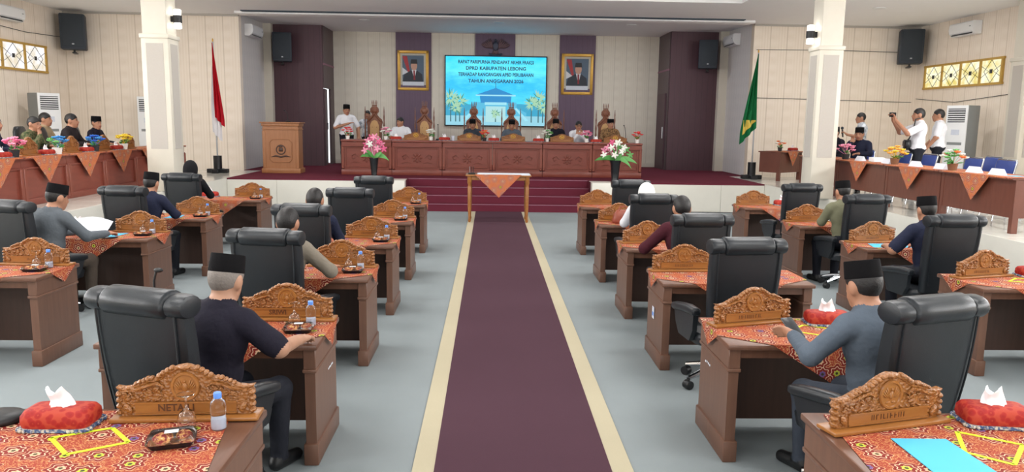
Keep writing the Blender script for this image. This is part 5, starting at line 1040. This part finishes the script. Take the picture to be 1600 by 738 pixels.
def person(label, loc, rz, sit=True, lean=8, side=0, nod=8, turn=0, arms=None, top='shirt_white', sleeve='long', pants='trouser_dark', shoe='black', skin='skin', cap=False, hair='hair', hijab=None, hh=0.013, face=False, scale=1.0, hip=None, knees=0.09, group=None):
    """local frame: faces +Y, floor (or platform) at z = 0; arms: ((elbow, wrist, finger direction, palm-up normal), same for the right)"""
    t = thing('person', label, 'person', loc, rz, group)
    hz = hip if hip else (0.57 if sit else 0.91)
    T = roty(R(side)) @ rotx(-R(lean)); up = T @ A3(0, 0, 1); rt_ = T @ A3(1, 0, 0); fw = T @ A3(0, 1, 0)
    H0 = A3(0, 0, hz); pr = []; I3 = T
    pr.append(('e', H0+0.02*up, A3(0.172, 0.135, 0.12), I3, 'pants'))
    pr.append(('e', H0+0.16*up+0.012*fw, A3(0.16, 0.128, 0.17), I3, 'top')); pr.append(('e', H0+0.33*up, A3(0.178, 0.122, 0.185), I3, 'top'))
    pr.append(('e', H0+0.38*up-0.02*fw, A3(0.165, 0.11, 0.13), I3, 'top'))
    pr.append(('c', H0+0.445*up-0.145*rt_, H0+0.445*up+0.145*rt_, 0.066, 0.066, 'top'))
    pr.append(('c', H0+0.45*up-0.08*rt_, H0+0.50*up-0.02*rt_, 0.05, 0.05, 'top')); pr.append(('c', H0+0.45*up+0.08*rt_, H0+0.50*up+0.02*rt_, 0.05, 0.05, 'top'))
    NB = H0+0.47*up; pr.append(('e', NB+0.03*up, A3(0.077, 0.074, 0.03), T, 'top')); Hd = rotz(R(turn)) @ roty(R(side)*0.3) @ rotx(-R(nod)*0.75); hu = Hd @ A3(0, 0, 1); hf = Hd @ A3(0, 1, 0); hr = Hd @ A3(1, 0, 0)
    HC = NB+0.03*up+0.135*hu+0.025*hf
    pr.append(('c', NB-0.03*up, NB+0.08*up+0.012*hf, 0.06, 0.056, 'skin'))
    pr.append(('e', HC+0.015*hu-0.008*hf, A3(0.077, 0.095, 0.1), Hd, 'skin')); pr.append(('e', HC-0.05*hu+0.022*hf, A3(0.06, 0.072, 0.068), Hd, 'skin'))
    pr.append(('c', HC+0.005*hu+0.09*hf, HC-0.03*hu+0.107*hf, 0.008, 0.0135, 'skin'))
    for s in (-1, 1): pr.append(('e', HC-0.012*hu+s*0.079*hr-0.008*hf, A3(0.013, 0.023, 0.033), Hd, 'skin'))
    pr.append(('e', HC-0.062*hu+0.088*hf, A3(0.024, 0.012, 0.009), Hd, 'lip')); pr.append(('e', HC-0.10*hu+0.07*hf, A3(0.026, 0.024, 0.018), Hd, 'skin'))
    if arms is None: az = max(hz+0.24, 0.80); arms = ((A3(-0.25, 0.15, az), A3(-0.15, 0.35, az-0.01)), (A3(0.25, 0.15, az), A3(0.15, 0.35, az-0.01)))
    for s, ar in zip((-1, 1), arms):
        sh = H0+0.425*up+s*0.182*rt_; el, wr = A3(*ar[0]), A3(*ar[1])
        if sleeve == 'long':
            pr.append(('c', sh, el, 0.062, 0.05, 'top')); pr.append(('c', el, wr, 0.05, 0.038, 'top'))
        else:
            mid = sh+(el-sh)*0.78; pr.append(('c', sh, mid, 0.064, 0.066, 'top')); pr.append(('c', mid, el, 0.046, 0.042, 'skin')); pr.append(('c', el, wr, 0.043, 0.029, 'skin'))
        d = A3(*ar[2]) if len(ar) > 2 else (wr-el); nn = A3(*ar[3]) if len(ar) > 3 else A3(0, 0, 1)
        sv, c = hand(pr, wr, d, nn, ar[4] if len(ar) > 4 else 0.35)
        dn = d/np.linalg.norm(d); th = sv if (sv @ (A3(-s, 0, 0))) > 0 else -sv
        b = wr+dn*0.03+th*0.03; k1 = b+(th*0.6+dn*0.8)*0.038; pr.append(('c', b, k1, 0.0115, 0.0105, 'skin')); pr.append(('c', k1, k1+(dn*0.95+th*0.2)*0.03, 0.0105, 0.0085, 'skin'))
    for s in (-1, 1):
        hp = H0+s*0.09*A3(1, 0, 0)
        if sit: kn = A3(s*(knees+0.04), 0.43, hz-0.06); an = A3(s*(knees+0.03), 0.42, 0.09); toe = A3(s*(knees+0.05), 0.56, 0.035)
        else: kn = A3(s*0.095, 0.02, 0.48); an = A3(s*0.1, -0.01, 0.09); toe = A3(s*0.115, 0.14, 0.035)
        pr.append(('c', hp, kn, 0.092, 0.066, 'pants')); pr.append(('c', kn, an, 0.066, 0.048, 'pants')); pr.append(('c', an-A3(0, 0.03, 0.045), toe, 0.044, 0.036, 'shoe'))
    if not sit: pr.append(('e', H0+0.03*up, A3(0.176, 0.135, 0.1), I3, 'top'))
    names = ['skin', 'top', 'pants', 'shoe', 'lip']; mats = [M[skin], M[top], M[pants], M[shoe], M['lip']]
    V, Q = surface(pr, hh)
    C = V[Q].mean(1); D = np.stack([sd_prim(C, p) for p in pr], 1); tagi = np.array([names.index(p[-1]) for p in pr]); mi = tagi[D.argmin(1)]
    for _ in range(3):                                   # even out cloth edges
        oh = np.zeros((len(V), 5)); fo = np.eye(5)[mi]
        for c_ in range(4): np.add.at(oh, Q[:, c_], fo)
        sm = oh[Q].sum(1); keep = mi == 4; mi = np.where(keep, 4, sm.argmax(1))
    obj('body', np_mesh('body', V, Q, mats, mi), t)
    cz = HC+0.015*hu-0.008*hf
    def hclip(G):
        q = G-cz; a = q@hf; b = q@hu; return -(b*0.86-a*0.62+0.035)
    if hijab:
        pv = [('e', HC-0.005*hf, A3(0.1, 0.115, 0.135), Hd, 'x'), ('c', HC-0.08*hu-0.02*hf, NB-0.06*up-0.03*fw, 0.085, 0.15, 'x'), ('e', NB-0.03*up, A3(0.21, 0.15, 0.09), T, 'x')]
        def fclip(G):
            q = G-HC; a = q@hf; b = q@hu; c = q@hr; return -(np.sqrt((b/0.085)**2+(c/0.06)**2)*0.06-0.06+np.maximum(0.06-a, 0))
        V2, Q2 = surface(pv, 0.014, 0.05, fclip); obj('headscarf', np_mesh('headscarf', V2, Q2, [M[hijab]]), t)
    else:
        V2, Q2 = surface([('e', cz+0.003*hu-0.003*hf, A3(0.084, 0.102, 0.106), Hd, 'x')], 0.011, 0.02, hclip)
        obj('hair', np_mesh('hair', V2, Q2, [M[hair]]), t)
    if cap:
        g = loft([[tuple(cz+Hd@A3(rx*math.cos(a), ry*math.sin(a)-0.002, z)) for a in [2*math.pi*j/28 for j in range(28)]] for rx, ry, z in ((0.0845, 0.103, 0.022), (0.085, 0.1035, 0.03), (0.0805, 0.098, 0.11), (0.0775, 0.095, 0.116), (0.067, 0.085, 0.115))])
        obj('cap', mesh('cap', [g], M['velvet'], 0.7), t)
    if face:
        for s in (-1, 1):
            obj('eye', mesh('eye', [ell(tuple(HC+s*0.031*hr+0.086*hf+0.004*hu), (0.011, 0.006, 0.006), 8, 5)], M['eye'], 1.2), t)
            obj('eyebrow', mesh('eyebrow', [tube([tuple(HC+s*0.017*hr+0.09*hf+0.022*hu), tuple(HC+s*0.032*hr+0.089*hf+0.027*hu), tuple(HC+s*0.046*hr+0.08*hf+0.021*hu)], [0.003, 0.0045, 0.002], 5)], M['hair'], 1.2), t)
    t['head'] = [float(q_) for q_ in HC]
    if scale != 1.0: t.scale = (scale,)*3
    return t
def seat_at(key, dx=0.0, dy=0.0, da=0.0):
    x, y, a = CH[key]; c, s = math.cos(a), math.sin(a); return (x+dx*c-dy*s, y+dx*s+dy*c, 0.0), a+R(da)
# members in the hall, seen from behind
p, a = seat_at((-1, 'aisle', 5), 0.04, 0.04)
person('grey-haired man in black short-sleeved jacket and black cap, sitting beside a leather chair back', p, a, lean=10, side=4, nod=18, turn=4, hip=0.535, top='suit_black', pants='trouser_dark', sleeve='short', skin='skin_b', cap=True, hair='hair_grey', hh=0.0085, arms=((( -0.3, 0.16, 0.80), (-0.16, 0.40, 0.79)), ((0.36, 0.12, 0.82), (0.30, 0.38, 0.79))))
p, a = seat_at((-1, 'aisle', 4), -0.06, -0.03)
person('bareheaded man in a taupe shirt reaching over his desk, black-haired', p, a, lean=13, side=3, nod=14, top='shirt_taupe', pants='trouser_brown', hh=0.011, arms=(((-0.28, 0.18, 0.80), (-0.1, 0.40, 0.79)), ((0.36, 0.18, 0.81), (0.26, 0.40, 0.79), (0.0, 1, 0), (0, 0, 1), 0.2)))
p, a = seat_at((-1, 'aisle', 3), -0.03, -0.03)
person('bareheaded man in a dark jacket, third desk from the stage, lectern side', p, a, lean=10, side=2, nod=10, top='suit_navy', hh=0.013)
p, a = seat_at((-1, 'outer', 3), 0.07, 0.0)
person('man in grey suit jacket and black cap reading white papers', p, a, lean=10, side=4, nod=18, turn=-18, top='suit_grey', pants='trouser_brown', cap=True, hair='hair', hh=0.012, arms=(((-0.27, 0.2, 0.80), (-0.1, 0.44, 0.79)), ((0.32, 0.2, 0.80), (0.30, 0.46, 0.79))))
p, a = seat_at((-1, 'outer', 2), 0.0, 0.06)
person('man in navy jacket and black cap with a blue folder before him', p, a, lean=10, side=4, nod=14, top='suit_navy', cap=True, hh=0.013, arms=(((-0.27, 0.17, 0.80), (-0.15, 0.42, 0.79)), ((0.3, 0.18, 0.81), (0.2, 0.40, 0.79))))
p, a = seat_at((-1, 'outer', 1), -0.06, 0.0)
person('person in a black headscarf seated nearest the stage, lectern side', p, a, lean=4, nod=6, top='hijab_black', hijab='hijab_black', hh=0.014, hip=0.60)
p, a = seat_at((1, 'aisle', 5), 0.06, 0.0)
person('man in slate shirt and black cap holding a phone over his desk', p, a, lean=10, side=-5, nod=18, turn=0, hip=0.54, top='shirt_slate', pants='slate_dark', cap=True, hh=0.0085, arms=(((-0.37, 0.13, 0.80), (-0.26, 0.38, 0.82), (0.15, 1, 0.1), (0.9, -0.2, 0.5), 0.55), ((0.3, 0.16, 0.80), (0.16, 0.40, 0.79))))
PH_LOC = p, a
p, a = seat_at((1, 'aisle', 3), 0.0, 0.06)
person('black-haired person in a maroon shirt leaning beside a leather chair', p, a, lean=9, side=-3, nod=12, top='shirt_maroon', hh=0.013, arms=(((-0.38, 0.12, 0.80), (-0.24, 0.38, 0.79)), ((0.28, 0.17, 0.80), (0.17, 0.40, 0.79))))
p, a = seat_at((1, 'aisle', 2), 0.02, 0.0)
person('person in a white headscarf mostly hidden behind a leather chair', p, a, lean=8, nod=14, top='shirt_white', hijab='hijab_white', hh=0.014, hip=0.54)
p, a = seat_at((1, 'outer', 3), 0.04, 0.0)
person('man in navy short sleeves and black cap behind a leather chair, blue folder side', p, a, lean=8, side=-4, nod=12, top='suit_navy', sleeve='short', cap=True, hh=0.012, arms=(((-0.36, 0.1, 0.80), (-0.24, 0.38, 0.79)), ((0.28, 0.17, 0.80), (0.17, 0.40, 0.79))))
p, a = seat_at((1, 'outer', 2), -0.06, -0.03)
person('man in olive jacket and black cap beside a leather chair', p, a, lean=7, side=-3, nod=12, turn=5, top='shirt_olive', cap=True, hh=0.013)
tag(obj('phone', mesh('phone', [rbox(0, 0, 0, 0.08, 0.15, 0.01, 0.004)], M['black_satin']), None, (PH_LOC[0][0]-0.34, PH_LOC[0][1]+0.38, 0.85), (R(35), 0, R(20))), 'black phone held by the capped man in slate shirt', 'phone')

# office armchairs and people on stage, facing -Y
office = [('backrest', mesh('backrest', [loft([[(px, py, z) for px, py in sup(w_, 0.05, 20, 3, 0, -0.24-0.08*(z-0.5))] for z, w_ in ((0.5, 0.18), (0.6, 0.25), (0.85, 0.29), (1.02, 0.26), (1.1, 0.18), (1.12, 0.1))])], M['leather'], 1.0), None), ('seat', mesh('seat', [rbox(0, 0, 0.45, 0.5, 0.5, 0.1, 0.03, 2)], M['leather']), None), ('pedestal', mesh('pedestal', [cyl((0, 0, 0.03), (0, 0, 0.41), 0.03), rbox(0, 0, 0.03, 0.5, 0.08, 0.05, 0.01, 1), rbox(0, 0, 0.03, 0.08, 0.5, 0.05, 0.01, 1)], M['black']), None)]
for s in (-1, 1): office.append(('armrest', mesh('armrest', [rbox(s*0.28, 0.02, 0.66, 0.06, 0.3, 0.04, 0.012, 1), rbox(s*0.28, 0.0, 0.55, 0.04, 0.05, 0.2, 0.006, 1)], M['black']), None))
for x, l in ((-2.53, 'dark round-backed office chair of the white-shirted man by the empty throne'), (2.07, 'dark round-backed office chair of the man in glasses')): spawn(office, 'office_chair', l, 'chair', (x, 20.3 if x < 0 else 20.1, S), R(180), 'office chairs on stage').scale = (0.86, 0.86, 0.95)
SG = R(180)
def on_stage(label, x, y=20.25, z=S, **k):
    if k.get('sit', True): k['hip'] = k.get('hip', 0.57)+0.07
    return person(label, (x, y, z), SG+R(k.pop('da', 0)), face=True, hh=0.015, **k)
on_stage('standing man in white short-sleeved uniform and black cap holding his arm across', -3.93, 20.15, sit=False, top='shirt_white', pants='trouser_dark', sleeve='short', cap=True, da=25, lean=0, nod=10, scale=1.03, arms=(((-0.3, 0.0, 1.12), (-0.3, 0.08, 0.88)), ((0.3, 0.06, 1.1), (0.02, 0.24, 1.2))))
on_stage('standing person in pale shirt half hidden behind the end throne', -3.56, 21.3, sit=False, top='stripe_shirt', pants='trouser_dark', sleeve='short', lean=0, nod=0, scale=0.96, arms=(((-0.29, 0.0, 1.12), (-0.28, 0.06, 0.88)), ((0.29, 0.0, 1.12), (0.28, 0.06, 0.88))))
on_stage('seated man in white short-sleeved shirt looking aside, black-haired', -2.53, top='shirt_white', sleeve='short', lean=2, nod=2, turn=-38, scale=1.02)
on_stage('capped man in slate clothes on the third throne from the lectern', -0.66, top='slate_dark', cap=True, lean=8, nod=16, hip=0.57, arms=(((-0.2, 0.2, 0.9), (-0.1, 0.4, 0.92)), ((0.2, 0.2, 0.9), (0.1, 0.4, 0.92))))
on_stage('capped man in lighter slate on the fourth throne from the lectern', 0.36, top='shirt_slate', cap=True, lean=8, nod=18, hip=0.57)
on_stage('capped man in black jacket on stage beside the man in glasses', 1.53, 20.45, top='suit_black', cap=True, lean=4, nod=12, hip=0.60)
gm = on_stage('man in white shirt and dark glasses with hands before his mouth', 2.09, 20.05, top='shirt_white', lean=6, nod=6, arms=(((-0.2, 0.26, 0.86), (-0.06, 0.32, 1.02), (0.1, -0.1, 1), (0, -1, 0), 0.6), ((0.2, 0.26, 0.86), (0.06, 0.32, 1.02), (-0.1, -0.1, 1), (0, -1, 0), 0.6)))
on_stage('capped man in brown batik shirt on the end throne', 2.95, top='brown_batik', cap=True, lean=2, nod=2, turn=22, hip=0.62)
# uniformed guests on the lectern-side platform, facing +X
gchair = [(n_, m_, p_) for n_, m_, p_ in office]
for y, l in ((12.0, 'dark office chair of the guest row farthest from the stage'), (14.9, 'dark office chair of the khaki-clad guest'), (14.1, 'dark office chair of the guest in dark uniform'), (15.55, 'dark office chair of the capped guest'), (12.75, 'dark office chair of the camouflaged man')):
    spawn(gchair, 'office_chair', l, 'chair', ({14.9: -8.82, 15.55: -8.15}.get(y, -7.98), y, S), R(-80), 'office chairs of the uniformed guests')
def guest(label, x, y, **k): return person(label, (x, y, S), R(-90)+R(k.pop('da', 0)), face=True, hh=0.014, **k)
guest('guest in dark navy jacket at the end of the panelled desks', -7.85, 11.95, top='suit_navy', nod=4, da=15)
guest('man in green camouflage uniform with his hand at his face', -7.8, 12.85, top='camo', nod=8, da=0, turn=-5, lean=12, arms=(((-0.25, 0.14, 0.83), (-0.13, 0.32, 0.83)), ((0.24, 0.26, 0.83), (0.08, 0.27, 1.0), (-0.1, -0.2, 1), (0, -1, 0), 0.5)))
guest('man in khaki uniform behind the camouflaged man', -8.74, 14.9, top='khaki', nod=2, scale=1.05, da=8)
guest('man in dark uniform with light insignia at the panelled desks', -7.85, 14.15, top='dark_uniform', nod=2, scale=1.04, da=5, turn=6)
guest('man in black jacket and black cap at the panelled desks', -8.1, 15.55, top='suit_black', cap=True, nod=4, da=0, turn=-20)
# people on the green-flag-side platform
person('seated capped man in navy shirt resting his chin on his hand', (7.3, 15.4, S), R(140), face=True, hh=0.013, top='suit_navy', cap=True, nod=8, lean=10, arms=(((-0.25, 0.2, 0.81), (-0.1, 0.36, 0.81)), ((0.24, 0.26, 0.82), (0.1, 0.26, 1.0), (-0.1, -0.2, 1), (0, -1, 0), 0.5)))
person('seated person in black largely hidden by the pillar', (7.5, 16.85, S), R(110), face=True, hh=0.015, top='suit_black', cap=True, nod=6)
person('standing young man in striped white shirt holding a microphone', (8.3, 17.45, S), R(75), sit=False, face=True, hh=0.013, top='stripe_shirt', pants='trouser_dark', sleeve='short', lean=0, nod=4, arms=(((-0.27, 0.05, 1.1), (-0.12, 0.32, 1.16), (0.2, 0.6, 0.5), (0, 0, 1), 0.9), ((0.28, -0.02, 1.1), (0.26, 0.1, 0.88))))
person('standing man in white shirt filming with a raised phone, bag across chest', (7.78, 14.15, S), R(72), sit=False, face=True, hh=0.011, top='shirt_white', pants='trouser_dark', sleeve='short', lean=0, nod=2, skin='skin', scale=1.02, arms=(((-0.3, 0.24, 1.2), (-0.1, 0.42, 1.44), (0.2, 0.3, 0.9), (0, -1, 0.3), 0.8), ((0.3, 0.26, 1.22), (0.1, 0.43, 1.44), (-0.2, 0.3, 0.9), (0, -1, 0.3), 0.8)))
ph2 = person('standing man in white shirt with green sleeve badge behind the filming man', (8.78, 15.2, S), R(62), sit=False, face=True, hh=0.012, top='shirt_white', pants='trouser_dark', sleeve='short', lean=0, nod=4, scale=1.03, arms=(((-0.29, 0.05, 1.12), (-0.24, 0.2, 0.9)), ((0.29, 0.05, 1.12), (0.24, 0.22, 0.92))))
obj('sleeve_badge', mesh('sleeve_badge', [ell((-0.25, 0.02, 1.27), (0.012, 0.035, 0.045), 10, 6)], M['green_flag'], 1.2), ph2)
# things they hold or wear
def place(x, y, z, rz, sc, v): c, s = math.cos(rz), math.sin(rz); return (x+sc*(v[0]*c-v[1]*s), y+sc*(v[0]*s+v[1]*c), z+sc*v[2])
q = place(7.78, 14.15, S, R(72), 1.02, (0.0, 0.46, 1.54))
cp = thing('camera_phone', 'black phone held up sideways by the filming man', 'phone', q, R(20)); obj('case', mesh('case', [rbox(0, 0, 0, 0.17, 0.014, 0.085, 0.006, 1)], M['black_satin']), cp); obj('lens', mesh('lens', [ell((0.05, 0.009, 0.02), (0.014, 0.005, 0.014), 8, 5)], M['black'], 1.2), cp)
q = place(7.78, 14.15, S, R(72), 1.02, (-0.02, 0.19, 1.0))
sb = thing('shoulder_bag', 'black shoulder bag worn across the chest of the filming man', 'bag', q, R(72))
obj('pouch', mesh('pouch', [loft([[(px, py, z) for px, py in sup(w_, 0.05, 18, 3)] for z, w_ in ((-0.1, 0.07), (-0.08, 0.11), (0.0, 0.13), (0.07, 0.12), (0.09, 0.08))])], M['leather'], 1.0), sb)
obj('flap', mesh('flap', [rbox(0, 0.048, 0.02, 0.2, 0.012, 0.09, 0.005, 1)], M['black']), sb)
obj('strap', mesh('strap', [tube([(-0.1, 0.0, 0.07), (-0.13, -0.06, 0.25), (-0.09, -0.1, 0.47), (-0.02, -0.22, 0.5)], 0.012, 6), tube([(0.1, 0.0, 0.06), (0.17, -0.1, 0.14), (0.21, -0.2, 0.2)], 0.012, 6)], M['black'], 1.2), sb)
q = place(8.3, 17.45, S, R(75), 1.0, (-0.08, 0.40, 1.22))
hm = thing('hand_microphone', 'black hand microphone held by the man in striped shirt', 'microphone', q, R(75)); obj('handle', mesh('handle', [cyl((0, 0, -0.12), (0, 0.02, 0.05), 0.016, 8, 0.02)], M['black']), hm); obj('grille', mesh('grille', [ell((0, 0.025, 0.085), (0.032, 0.032, 0.036), 10, 6)], M['grille'], 1.2), hm)
gh = gm['head']; gl = thing('eyeglasses', 'dark eyeglasses worn by the seated man in white', 'glasses', place(2.09, 20.05, S, SG, 1.0, gh), SG)
for s in (-1, 1):
    obj('rim', mesh('rim', [torus((s*0.033, 0.103, 0.002), 0.024, 0.004, 14, 5)], M['black'], 1.2), gl); obj('temple', mesh('temple', [tube([(s*0.058, 0.1, 0.004), (s*0.078, 0.06, 0.004), (s*0.084, -0.01, 0.0)], 0.003, 5)], M['black'], 1.2), gl)
obj('bridge', mesh('bridge', [tube([(-0.01, 0.104, 0.004), (0.01, 0.104, 0.004)], 0.003, 5)], M['black'], 1.2), gl)
